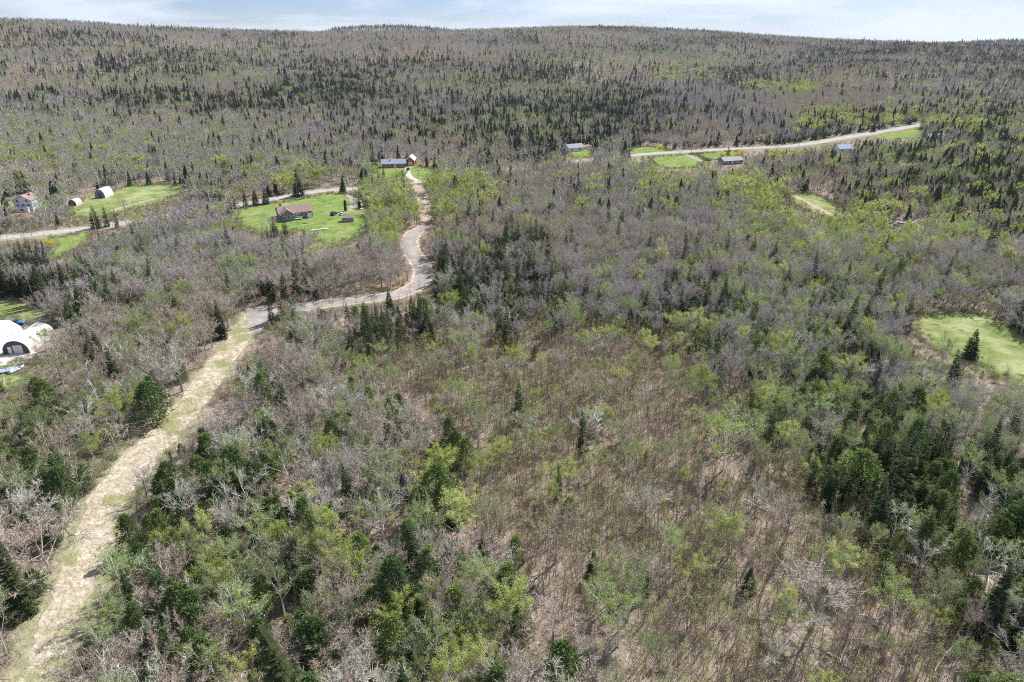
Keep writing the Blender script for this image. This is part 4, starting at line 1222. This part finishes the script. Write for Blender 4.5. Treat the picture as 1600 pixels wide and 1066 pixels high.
    # the open ground in the lower right and beside the track
    for (cx, cy, rx, ry, f) in ((1180, 900, 130, 90, .55), (1300, 960, 90, 80, .5), (760, 800, 40, 60, .5), (880, 800, 110, 110, .8), (1490, 830, 60, 50, .45), (330, 660, 40, 40, .6), (130, 640, 60, 60, .75)):
        dens *= 1 - (1 - f) * np.exp(-(((bpx - cx) / rx) ** 2 + ((bpy_ - cy) / ry) ** 2))
    keep &= rs.random_sample(n) < dens
    return x[keep], y[keep], z[keep], ki[keep], sc[keep], r[keep], clear[keep], rs

LANDMARKS = [((1520, 540), 'by the field with the lone spruce'), ((460, 330), 'round the grey house lawn'), ((650, 400), 'by the bend of the new gravel road'),
 ((405, 495), 'by the gravel pad'), ((335, 590), 'beside the upper straw track'), ((230, 710), 'beside the middle straw track'), ((120, 880), 'beside the lower straw track'),
 ((40, 1010), 'in the dark corner past the track'), ((20, 540), 'behind the white arched hangar'), ((110, 600), 'downhill from the white hangar'), ((60, 720), 'in the birches across the track'),
 ((60, 440), 'in the dark stand below the road'), ((170, 480), 'in the grey wood above the hangar'), ((170, 340), 'near the small arched barn'), ((250, 420), 'in the grey wood below the road'),
 ((600, 495), 'in the clump below the gravel road'), ((770, 420), 'in the belt beyond the clearing'), ((630, 270), 'by the red house'), ((690, 300), 'along the bare cleared strip'),
 ((560, 420), 'in the thicket inside the road bend'), ((450, 600), 'in the wood between track and clearing'), ((560, 700), 'in the bare wood before the clearing'),
 ((380, 760), 'in the mix above the evergreens'), ((300, 880), 'in the evergreens beside the track'), ((250, 1020), 'in the thicket ending the track'),
 ((480, 860), 'in the tangled mixed wood'), ((480, 1000), 'in hardwoods below the evergreens'), ((680, 730), 'in the green belt edging the clearing'), ((650, 880), 'in the dense clump below the clearing'),
 ((650, 1010), 'in the bright clump at the bottom'), ((800, 980), "in trees at the foot of the clearing"), ((640, 560), 'at the upper clearing edge'), ((800, 560), 'in the thicket of stems'),
 ((950, 560), 'in the far half of the clearing'), ((860, 700), 'in the middle of the clearing'), ((1020, 660), 'on the leaf littered middle ground'), ((900, 850), 'in the lower part of the clearing'),
 ((1080, 800), 'on sparse ground below the clearing'), ((1120, 930), 'in the open leaf litter'), ((1180, 1030), 'at the bottom of the leaf litter'), ((1010, 1000), 'in thin brush below the clearing'), ((1260, 900), 'round the big spreading tree'), ((1300, 1020), 'in the brown open corner'),
 ((1420, 960), 'by the upturned stump'), ((1560, 990), 'in the tangled corner past the stump'), ((1480, 830), 'among the bleached fallen trunks'), ((1570, 760), 'behind the bleached fallen trunks'),
 ((1400, 720), 'in the dark fir belt'), ((1300, 640), 'at the upper end of the fir belt'), ((1200, 700), 'between clearing and fir belt'), ((1180, 590), 'where clearing meets firs'), ((1480, 640), 'in the wood below the field'),
 ((1380, 560), 'in the grey wood beside the field'), ((1250, 500), 'in the mix beyond the clearing'), ((1100, 450), 'in the mix with single spruces'), ((950, 420), 'in pinkish hardwoods beyond the clearing'),
 ((850, 330), 'in hardwoods below the road'), ((1050, 330), 'in the wide grey hardwoods'), ((1350, 350), 'in poplars by the scrap yard'), ((1180, 300), 'by the bright green poplar clump'), ((1400, 260), 'in the dark valley wood'),
 ((1550, 430), 'in the grey wood beyond the field'), ((1100, 220), 'along the far road'), ((1000, 160), 'in the dark far spruces'), ((300, 200), 'on the slope above the barn'), ((700, 200), 'on the slope above the red house')]
LPX = np.array([l[0] for l in LANDMARKS], float)

def copy_individual(key, variant, root_protos, loc, rz, s, label, group):
    kd = KINDS[key]
    root = bpy.data.objects.new(kd['name'], None)
    root.empty_display_size = .4
    root.location = loc; root.rotation_euler = (0, 0, rz); root.scale = s
    root['label'] = label; root['category'] = kd['cat']
    if group: root['group'] = group
    COL.objects.link(root)
    for pn in root_protos[variant]:
        c = pn.copy(); COL.objects.link(c); c.parent = root
    return root

# prototypes: part meshes for the single trees, joined meshes for the stands
PARTS = {}; STUFF = {}
def join(T, C):
    J = MB(); J.v = T.v + C.v; k = len(T.v)
    J.f = T.f + [tuple(i + k for i in f) for f in C.f]; J.m = [0] * len(T.f) + [m + 1 for m in C.m]
    return J
for key in ORDER:
    kd = KINDS[key]; PARTS[key] = []
    cl = bpy.data.collections.new(key + '_shapes'); STUFF[key] = (cl, len(kd['hi']), len(kd['lo']))
    for i, (T, C) in enumerate(kd['hi'] + kd['lo']):
        me = join(T, C).mesh(kd['name'] + '_shape', [kd['tm']] + kd['cm'])
        cl.objects.link(bpy.data.objects.new('%s_shape_%02d' % (kd['name'], i), me))
        if i < len(kd['hi']):
            ps = []
            if T.f: ps.append(bpy.data.objects.new('trunk', T.mesh('trunk', [kd['tm']])))
            ps.append(bpy.data.objects.new('crown', C.mesh('crown', kd['cm'])))
            PARTS[key].append(ps)

def scatter(name, label, coll, pos, rot, scl, idx):
    me = bpy.data.meshes.new(name); n = len(pos)
    me.vertices.add(n); me.vertices.foreach_set('co', np.asarray(pos, np.float32).ravel())
    for an, ty, dat, fld in (('rot', 'FLOAT_VECTOR', rot, 'vector'), ('scl', 'FLOAT_VECTOR', scl, 'vector'), ('idx', 'INT', idx, 'value')):
        a = me.attributes.new(an, ty, 'POINT'); a.data.foreach_set(fld, np.asarray(dat, np.int32 if ty == 'INT' else np.float32).ravel())
    me.update()
    o = bpy.data.objects.new(name, me); COL.objects.link(o)
    ng = bpy.data.node_groups.new(name + '_scatter', 'GeometryNodeTree')
    ng.interface.new_socket('Geometry', in_out='INPUT', socket_type='NodeSocketGeometry')
    ng.interface.new_socket('Geometry', in_out='OUTPUT', socket_type='NodeSocketGeometry')
    N = ng.nodes; L = ng.links
    gi = N.new('NodeGroupInput'); go = N.new('NodeGroupOutput')
    ci = N.new('GeometryNodeCollectionInfo'); ci.inputs['Collection'].default_value = coll
    ci.inputs['Separate Children'].default_value = True; ci.inputs['Reset Children'].default_value = True
    ip = N.new('GeometryNodeInstanceOnPoints'); ip.inputs['Pick Instance'].default_value = True
    def attr(nm, ty):
        a = N.new('GeometryNodeInputNamedAttribute'); a.data_type = ty; a.inputs['Name'].default_value = nm
        return a.outputs['Attribute']
    er = N.new('FunctionNodeEulerToRotation')
    L.new(attr('rot', 'FLOAT_VECTOR'), er.inputs[0]); L.new(er.outputs[0], ip.inputs['Rotation'])
    L.new(gi.outputs[0], ip.inputs['Points']); L.new(ci.outputs['Instances'], ip.inputs['Instance'])
    L.new(attr('idx', 'INT'), ip.inputs['Instance Index']); L.new(attr('scl', 'FLOAT_VECTOR'), ip.inputs['Scale'])
    L.new(ip.outputs['Instances'], go.inputs[0])
    md = o.modifiers.new('scatter', 'NODES'); md.node_group = ng
    tag(o, label, kind='stuff')
    return o

SIZE_WORDS = {'bare': ('small', 'middling', 'tall'), 'spruce': ('small', 'middling', 'tall'), 'birch': ('short', 'slender', 'tall'), 'lime': ('small', 'middling', 'tall'),
              'fir': ('small', 'bushy', 'tall'), 'sapling': ('short', 'thin', 'tall'), 'dead': ('short', 'broken', 'tall'), 'shrub': ('low', 'rounded', 'spreading')}
LOOK = {'bare': ('leafless fan twigged hardwood', 'leafless many limbed hardwood', 'leafless wide low hardwood', 'leafless long trunked hardwood', 'leafless bush like hardwood', 'leafless steep limbed hardwood'),
        'spruce': ('dark conical spruce', 'dark many layered spruce', 'dark broad skirted spruce', 'dark gappy spruce', 'dark stubby spruce'),
        'birch': ('budding white birch', 'budding leaning birch', 'budding broad birch', 'nearly bare forked birch'),
        'lime': ('yellow green poplar', 'narrow budding poplar', 'round budding poplar'),
        'fir': ('green rounded fir', 'green column fir', 'green squat fir', 'green broad fir'),
        'sapling': ('leafless sapling', 'many twigged sapling', 'spindly leafless sapling', 'budding sapling', 'whip like sapling'),
        'dead': ('bleached dead tree', 'bleached many limbed dead tree', 'bleached dead stub'),
        'shrub': ('brown twiggy shrub', 'many stemmed shrub', 'olive shrub', 'brown domed shrub')}
ORDINAL = ['first', 'second', 'third', 'fourth', 'fifth', 'sixth', 'seventh', 'eighth', 'ninth', 'tenth', 'eleventh', 'twelfth', 'thirteenth', 'fourteenth', 'fifteenth', 'sixteenth', 'seventeenth', 'eighteenth', 'nineteenth', 'twentieth', 'twenty-first', 'twenty-second', 'twenty-third', 'twenty-fourth', 'twenty-fifth', 'twenty-sixth', 'twenty-seventh', 'twenty-eighth', 'twenty-ninth', 'thirtieth']
TALL = {2: ('the larger', 'the smaller'), 3: ('the largest', 'the second largest', 'the smallest')}
PLURAL = dict(bare='hardwood trees', spruce='spruces', birch='birches', lime='poplars', fir='firs', sapling='young trees', dead='dead trees', shrub='shrubs')
#<H>
# ------------------------------------------------------------------ trees and logs placed one by one
HERO_AT = []
HREF = dict(bare=(9.5, 10.5, 8.2, 11, 7.6, 9.8), spruce=(11, 13, 9, 12, 7.5), birch=(9.5, 10.5, 8.2, 9.5), lime=(8.5, 10, 6.8), fir=(8.5, 10, 6.5, 8), dead=(8, 9.5, 6), shrub=(1.2, 1.5, 1, 1.3), sapling=(6.5, 7.5, 5, 6, 8))
HEROES = [
 ('spruce', 2, 1514, 560, 46, 1.25, 'lone dark spruce standing in the open green field'),
 ('spruce', 0, 1087, 318, 36, 1.0, 'tall dark spruce rising alone from the wide grey hardwoods'),
 ('spruce', 2, 467, 307, 40, 1.35, 'massive broad spruce behind the long grey house'),
 ('spruce', 0, 347, 528, 60, 1.0, 'single tall spruce on the uphill edge of the straw track'),
 ('fir', 0, 335, 532, 32, 1.0, 'green fir at the foot of the spruce beside the straw track'),
 ('spruce', 2, 1112, 458, 38, 1.1, 'broad spruce in the mixed wood, lower of two close together'),
 ('spruce', 0, 1063, 450, 38, .9, 'slender spruce in the mixed wood beside a broader one'),
 ('spruce', 2, 151, 357, 36, 1.2, 'first of three spruces in front of the country road, nearest the dark shed'),
 ('spruce', 0, 168, 354, 34, 1.0, 'middle one of three spruces in front of the country road'),
 ('spruce', 3, 184, 357, 32, 1.1, 'last of three spruces in front of the country road, tallest bare stem'),
 ('spruce', 0, 346, 326, 26, 1.2, 'first spruce of the dark row along the lawn of the grey house'),
 ('spruce', 2, 364, 326, 28, 1.3, 'second spruce of the dark row along the lawn'),
 ('spruce', 1, 384, 324, 30, 1.1, 'third spruce of the dark row along the lawn, the tallest'),
 ('spruce', 2, 400, 321, 28, 1.2, 'fourth spruce of the dark row along the lawn'),
 ('spruce', 2, 416, 319, 26, 1.3, 'spruce ending the dark row next to the grey house'),
 ('spruce', 2, 430, 370, 30, 1.25, 'dark spruce on the near edge of the lawn below the grey house'),
 ('fir', 3, 586, 269, 20, 1.1, 'round dark evergreen at the end of the long red house'),
 ('spruce', 0, 600, 281, 22, 1.1, 'spruce in front of the red house, nearest its windows'),
 ('spruce', 0, 592, 289, 24, 1.1, 'spruce below the red house, second of the short row'),
 ('spruce', 1, 583, 298, 26, 1.0, 'lowest spruce of the short row below the red house'),
 ('spruce', 1, 632, 302, 36, 1.1, 'tall spruce beside the cleared strip below the red house'),
 ('spruce', 2, 1167, 926, 42, 1.1, 'single dark spruce standing in the brown leaf litter'),
 ('spruce', 0, 497, 820, 50, 1.0, 'single spruce in the bare wood above the evergreen thicket'),
 ('spruce', 2, 925, 903, 44, 1.0, 'dark spruce at the foot of the brown clearing'),
 ('spruce', 0, 1008, 932, 42, .9, 'narrow spruce near the lower edge of the brown clearing'),
 ('fir', 1, 703, 712, 62, 1.0, 'dark green fir at the corner of the brown clearing'),
 ('spruce', 3, 932, 618, 34, .9, 'small spruce in the middle of the stem thicket'),
 ('spruce', 3, 960, 640, 24, .9, 'lesser spruce just below the small one in the stem thicket'),
 ('spruce', 3, 905, 640, 26, 1.0, 'thin ragged spruce in the stem thicket of the clearing'),
 ('spruce', 4, 1008, 725, 26, .8, 'tiny spruce alone in the leaf littered middle ground'),
 ('spruce', 0, 871, 780, 58, .7, 'narrow dark spruce squeezed between two bright green birches'),
 ('spruce', 0, 684, 462, 44, 1.1, 'spruce right at the outer side of the gravel road bend'),
 ('spruce', 1, 712, 472, 48, 1.0, 'tall spruce below the gravel road bend'),
 ('spruce', 3, 505, 448, 34, 1.1, 'spruce above the gravel road, one of a close pair'),
 ('spruce', 3, 522, 446, 36, 1.1, 'taller spruce of the close pair above the gravel road'),
 ('spruce', 3, 466, 470, 66, 1.0, 'tall sparse spruce over the straight part of the gravel road'),
 ('spruce', 3, 425, 506, 46, 1.0, 'thin ragged spruce growing at the edge of the gravel pad'),
 ('spruce', 0, 1380, 408, 46, .85, 'narrow tall spruce below the scrap yard'),
 ('spruce', 0, 1436, 462, 30, .9, 'dark leaning spruce in the grey wood above the field'),
 ('spruce', 2, 1137, 246, 18, 1.1, 'small conical spruce between the yellow bushes by the far road'),
 ('spruce', 2, 1364, 206, 18, 1.2, 'dark spruce on the far side of the distant road'),
 ('spruce', 1, 1440, 230, 32, 1.3, 'dark spruce at the end of the distant road'),
 ('bare', 0, 1268, 985, 92, 1.35, 'big wide spreading bare tree in the open brown corner'),
 ('bare', 4, 80, 895, 84, 1.2, 'big grey bush like bare tree on the track edge'),
 ('bare', 0, 868, 880, 88, 1.0, 'many branched bare maple at the foot of the clearing'),
 ('bare', 0, 265, 592, 82, 1.0, 'round headed bare tree in the wood above the straw track'),
 ('bare', 2, 285, 612, 76, 1.0, 'bare tree with low fan of limbs beside the straw track'),
 ('bare', 4, 1165, 892, 40, 1.0, 'low bare tree at the lower end of the clearing'),
 ('dead', 1, 1092, 795, 72, .85, 'dead tree with pale forked limbs on the brown clearing'),
 ('dead', 0, 930, 700, 60, 1.1, 'pale dead tree with crooked limbs in the middle of the clearing'),
 ('dead', 1, 165, 660, 92, .8, 'white forked dead birch in the wood beside the straw track'),
 ('birch', 0, 747, 700, 84, 1.1, 'white forked birch in fresh leaf in the stem thicket'),
 ('lime', 0, 885, 775, 56, 1.1, 'bright green birch on the brown clearing with dark spruce beside it'),
 ('lime', 2, 858, 772, 50, .7, 'bright green birch half behind a narrow dark spruce'),
 ('birch', 2, 1130, 735, 100, 1.15, 'large drooping fresh green birch at the edge of the clearing'),
 ('fir', 3, 240, 662, 66, 1.2, 'big round green fir with white stems before it, by the straw track'),
 ('birch', 2, 452, 762, 84, 1.1, 'round birch with green haze in the bare wood'),
 ('birch', 0, 218, 655, 70, .8, 'white birch stem in front of the big round fir'),
 ('lime', 1, 632, 985, 66, 1.0, 'yellow green poplar in the dense clump below the clearing'),
 ('fir', 0, 618, 960, 90, 1.1, 'dark green fir behind the yellow green poplar'),
 ('birch', 2, 965, 1010, 90, 1.1, 'tall fresh green birch at the foot of the clearing'),
 ('birch', 2, 1230, 1010, 70, 1.2, 'round fresh green birch below the wide spreading bare tree'),
 ('birch', 2, 1390, 985, 76, 1.2, 'fresh green birch next to the upturned stump'),
]
def hero(key, v, px, py, hpx, wide, label):
    p = P(px, py)
    H0 = HREF[key][v]
    a = proj(p.x, p.y, p.z); b = proj(p.x, p.y, p.z + H0)
    s = hpx / (a[1] - b[1])
    kd = KINDS[key]
    root = empty(kd['name'], (p.x, p.y, p.z - .05), rnd.uniform(0, 6.28))
    root.scale = (s * wide, s * wide, s)
    tag(root, label, kd['cat'])
    for pn in PARTS[key][v]:
        c = pn.copy(); COL.objects.link(c); c.parent = root
    HERO_AT.append((key, (p.x, p.y), min(2.0, s * wide)))
for h_ in HEROES: hero(*h_)
for a_ in ((78, 386, 1.7, 'yellow forsythia in bloom below the country road'), (1031, 233, 1.8, 'yellow forsythia by the earthy drive on the far road'), (1129, 246, 1.9, 'yellow forsythia nearest the foot of the small conical spruce'),
           (1136, 249, 1.5, 'low yellow forsythia in front of the conical spruce'), (1151, 246, 2.2, 'round yellow forsythia behind the low grey roofed house')):
    forsythia_bush(*a_)

def fallen_log(px, py, L, yaw, label, r0=.16, tilt=.06, limbs=4):
    r = random.Random(int(px * 7 + py)); p = P(px, py)
    o = empty('fallen_log', (p.x, p.y, .12), yaw); o.rotation_euler = (0, -tilt, yaw)
    tag(o, label, 'fallen log', 'bleached fallen trunks')
    b = MB(); b.limb((0, 0, 0), (L * .5, r.uniform(-.2, .2), .1), r0, r0 * .8, 6); b.limb((L * .5, 0, .1), (L, r.uniform(-.3, .3), .15), r0 * .8, r0 * .35, 5); b.build('trunk', M['dead'], o)
    for i in range(limbs):
        x = L * r.uniform(.35, .95); b = MB(); e = Vector((x + r.uniform(.3, 1), r.choice((-1, 1)) * r.uniform(.5, 1.4), r.uniform(.1, 1.1)))
        b.limb((x, 0, .1), e, .05, .01, 4); b.build('broken_limb', M['dead'], o)
LG = [((1455, 745), 6), ((1470, 760), 7), ((1482, 742), 6), ((1463, 735), 5), ((1440, 770), 5), ((1500, 720), 5), ((1530, 765), 6), ((1585, 800), 7), ((1575, 812), 4), ((1480, 805), 7), ((1450, 845), 6),
      ((1410, 850), 5), ((1465, 690), 8), ((1490, 690), 8), ((1500, 675), 7), ((1435, 720), 6), ((1405, 825), 4), ((1560, 870), 6), ((1500, 880), 6), ((1540, 930), 7), ((1580, 950), 6), ((1520, 1000), 8), ((1150, 660), 6),
      ((1165, 675), 7), ((1175, 640), 5), ((1140, 640), 5), ((1210, 560), 5), ((1180, 770), 7), ((1095, 880), 4), ((1290, 1020), 6), ((1200, 800), 5), ((1460, 1050), 7), ((1560, 1030), 6), ((560, 955), 6), ((190, 945), 5), ((120, 990), 5)]
PHR = ['in the heap of bleached trunks by the dark firs', 'below the dark fir belt', 'above the heap, in the grey green wood', 'in the tangled corner past the stump', 'between clearing and fir belt', 'on the open leaf litter', 'in the mixed trees near the track']
def _phr(px, py):
    if px < 700: return 6
    if py < 710 and px > 1300: return 2
    if px > 1420 and py < 790: return 0
    if px > 1380 and py < 890: return 1
    if px > 1440: return 3
    if py < 780: return 4
    return 5
_n = {}
SHP = ['long straight', 'short', 'forked', 'slim leaning', 'thick', 'half buried', 'splintered', 'crooked', 'bark stripped', 'thin']
for (q, L_) in LG:
    k_ = _phr(*q); i_ = _n.get(k_, 0); _n[k_] = i_ + 1
    i_ = i_ % len(SHP)
    fallen_log(q[0], q[1], L_ * (1.25 if i_ == 0 else .7 if i_ == 1 else 1), rnd.uniform(0, 6.28), '%s fallen log %s' % (SHP[i_], PHR[k_]), r0=(.13, .13, .14, .11, .24, .15, .15, .14, .15, .09)[i_], tilt=.30 if i_ == 3 else rnd.uniform(.02, .12), limbs=3 + (i_ == 2) * 3)
# upturned root plate
p_ = P(1372, 975); st = empty('upturned_stump', (p_.x, p_.y, 0), 2.6); tag(st, 'upturned stump with splayed roots on the brown leaf litter', 'stump')
r_ = random.Random(4)
b = MB(); b.limb((0, 0, .9), (3.4, .2, .45), .20, .10, 8); b.limb((3.4, .2, .45), (4.6, .3, .35), .10, .03, 6); b.build('trunk', M['dead'], st)
for i in range(13):
    a_ = i * .483 + r_.uniform(-.2, .2); L_ = r_.uniform(.8, 1.7)
    b = MB(); m_ = Vector((-.25, math.cos(a_) * L_ * .55, .95 + math.sin(a_) * L_ * .5)); e_ = m_ + Vector((r_.uniform(-.5, .2), math.cos(a_) * L_ * .5, math.sin(a_) * L_ * .45))
    e_.z = max(.02, e_.z); m_.z = max(.1, m_.z)
    b.limb((0, 0, .92), m_, .16, .09, 5); b.limb(m_, e_, .09, .015, 4); b.build('root', M['pole'], st)
#</H>

def plant_all():
    x, y, z, ki, sc, r, clear, rs = forest()
    n = len(x)
    nm = {k: i for i, k in enumerate(ORDER)}
    # extra brush and saplings between the trees
    m = 30000
    ax = rs.uniform(-1, 1, m * 4); ay = rs.uniform(0, 1, m * 4)
    rr_ = 55 + 330 * ay ** .75; th = ax * .80
    bx, by = rr_ * np.sin(th), rr_ * np.cos(th)
    bad = np.zeros(len(bx), bool)
    for pts, lim in LINES: bad |= near_line(bx, by, pts, lim * .9)
    for pl in BLOCK: bad |= in_poly(bx, by, pl)
    for hx, hy, hr in HOUSE_SPOTS: bad |= np.hypot(bx - hx, by - hy) < hr
    qx, qy, _ = proj(bx, by, 1.0)
    for pl in KEEP: bad |= in_poly(qx, qy, pl)
    bad |= (qx < -100) | (qx > 1700) | (qy > 1250)
    bx, by, qx, qy = bx[~bad], by[~bad], qx[~bad], qy[~bad]
    ex, ey = [], []
    for pl in BLOCK:
        for i_ in range(len(pl)):
            a_, b_ = np.array(pl[i_]), np.array(pl[(i_ + 1) % len(pl)]); L_ = np.hypot(*(b_ - a_))
            k_ = int(L_ * 2.0)
            t_ = rs.random_sample(k_); p_ = a_ + np.outer(t_, b_ - a_) + rs.normal(0, 1.3, (k_, 2))
            ex.append(p_[:, 0]); ey.append(p_[:, 1])
    ex = np.concatenate(ex); ey = np.concatenate(ey); ok_ = np.hypot(ex, ey) < FLAT_R
    for pts, lim in LINES: ok_ &= ~near_line(ex, ey, pts, lim)
    for hx, hy, hr in HOUSE_SPOTS: ok_ &= np.hypot(ex - hx, ey - hy) > hr
    ex, ey = ex[ok_], ey[ok_]
    incl = in_poly(qx, qy, CLEAR_POLY)
    pick = rs.random_sample(len(bx)) < np.where(incl, .84, .28)
    bx, by, incl = bx[pick], by[pick], incl[pick]
    bk = np.full(len(bx), nm['shrub'])
    sapl = rs.random_sample(len(bx)) < np.where(incl, .82, .28)
    bk[sapl] = nm['sapling']
    bs = np.where(bk == nm['shrub'], rs.uniform(.35, 1.15, len(bx)), rs.uniform(.45, 1.15, len(bx)))
    bx = np.concatenate([bx, ex]); by = np.concatenate([by, ey]); bk = np.concatenate([bk, np.full(len(ex), nm['shrub'])]); bs = np.concatenate([bs, rs.uniform(.25, .85, len(ex))])
    x = np.concatenate([x, bx]); y = np.concatenate([y, by]); z = np.concatenate([z, np.zeros(len(bx))])
    ki = np.concatenate([ki, bk]); sc = np.concatenate([sc, bs]); r = np.hypot(x, y); n = len(x)
    for hk, (hx, hy), hs in HERO_AT:      # room for the hand placed trees
        far = np.hypot(x - hx, y - hy) > 2.2 * hs
        x, y, z, ki, sc, r = x[far], y[far], z[far], ki[far], sc[far], r[far]
    n = len(x)
    rz = rs.uniform(0, 6.283, n); tilt = rs.normal(0, .05, (n, 2)) * np.where(ki == 5, 2.4, 1.0)[:, None]
    wide = rs.uniform(.85, 1.18, n)
    htab = np.array([10.5, 11, 10, 9, 8.5, 6.5, 8, 1.5])
    ht = htab[ki] * sc
    px, py, dep = proj(x, y, z + ht * .5)
    vis = (px > 4) & (px < 1596) & (py > 4) & (py < 1062)
    size = np.where(vis, ht / dep, 0)
    counts = {}
    for key in ORDER:
        s = np.where(ki == nm[key])[0]
        cl, nh, nl = STUFF[key]
        var = (rs.randint(0, nh, len(s)) if key != 'sapling' else rs.choice([0, 1, 2, 3, 3, 3, 4], len(s))); varl = nh + rs.randint(0, nl, len(s))
        quota = 300 - sum(1 for h in HERO_AT if h[0] == key)
        big = np.argsort(-size[s])[:quota]
        single = np.zeros(len(s), bool); single[big] = True
        single &= size[s] > 0
        for jj in np.where(single)[0]:
            i = s[jj]
            d = ((LPX - (px[i], py[i])) ** 2 * (1, 2.2)).sum(1).argmin()
            sw = SIZE_WORDS[key][0 if sc[i] < .78 else 1 if sc[i] < .98 else 2]
            lab = '%s %s %s' % (sw, LOOK[key][var[jj]], LANDMARKS[d][1])
            counts.setdefault(lab, []).append((key, i, jj, var[jj], d, LANDMARKS[d][1]))
        far = r[s] > 300
        idx = np.where(far, varl, var)
        k = ~single
        s2 = s[k]
        if len(s2):
            pos = np.stack([x[s2], y[s2], z[s2] - .05], 1)
            rot = np.stack([tilt[s2, 0], tilt[s2, 1], rz[s2]], 1)
            scl = np.stack([sc[s2] * wide[s2], sc[s2] * wide[s2], sc[s2]], 1)
            scatter(KINDS[key]['stand'], KINDS[key]['stand_label'], cl, pos, rot, scl, idx[k])
    for lab0, items in counts.items():
        items.sort(key=(lambda t: px[t[1]]) if len(items) > 3 else (lambda t: -sc[t[1]]))
        for q_, (key, i, jj, v, d, ph) in enumerate(items):
            lab = lab0 if len(items) == 1 else lab0 + (', ' + TALL[len(items)][q_] if len(items) < 4 else ', %s from the left' % ORDINAL[min(q_, 29)])
            o = copy_individual(key, v, PARTS[key], (x[i], y[i], z[i] - .05), rz[i], (sc[i] * wide[i], sc[i] * wide[i], sc[i]), lab, '%s %s' % (PLURAL[key], ph))
            o.rotation_euler = (tilt[i, 0], tilt[i, 1], rz[i])
    print('TREES', n, {k: int((ki == nm[k]).sum()) for k in ORDER}, 'labels', len(counts))

plant_all()
def litter():
    cl = bpy.data.collections.new('branch_shapes')
    for i in range(5):
        r = random.Random(200 + i); b = MB(); L = r.uniform(1.2, 3.4)
        b.limb((0, 0, .06), (L * .55, r.uniform(-.2, .2), .14), .045, .03, 3); b.limb((L * .55, 0, .14), (L, r.uniform(-.3, .3), .10), .03, 0, 3)
        for k in range(6):
            x = L * r.uniform(.2, .9); b.limb((x, 0, .1), (x + r.uniform(.2, .7), r.choice((-1, 1)) * r.uniform(.2, .8), r.uniform(.02, .45)), .018, 0, 3)
        cl.objects.link(bpy.data.objects.new('fallen_branch_shape_%d' % i, b.mesh('fallen_branch', [M['dead'] if i % 2 else M['trunk']])))
    rs = np.random.RandomState(9); k = 9000
    th = rs.uniform(-.8, .8, k); rr = 50 + 170 * rs.random_sample(k) ** .7
    x, y = rr * np.sin(th), rr * np.cos(th)
    bad = np.zeros(k, bool)
    for pl in BLOCK: bad |= in_poly(x, y, pl)
    for pts, lim in LINES[:3]: bad |= near_line(x, y, pts, lim)
    on_track = near_line(x, y, LINES[3][0], 4.0); bad |= on_track & (rs.random_sample(k) < .45)
    px, py, _ = proj(x, y, 0 * x); bad |= (px < -60) | (px > 1660) | (py > 1150)
    dense = np.exp(-(((px - 1480) / 130) ** 2 + ((py - 770) / 90) ** 2)) + .45
    bad |= rs.random_sample(k) > dense
    x, y, on_track = x[~bad], y[~bad], on_track[~bad]; m = len(x)
    s = rs.uniform(.5, 1.5, m) * np.where(on_track, .45, 1)
    scatter('fallen_branches', 'broken branches and slash littering the brown forest ground', cl, np.stack([x, y, 0 * x], 1), np.stack([0 * x, 0 * x, rs.uniform(0, 6.28, m)], 1), np.stack([s, s, s], 1), rs.randint(0, 5, m))
litter()
build_haze()
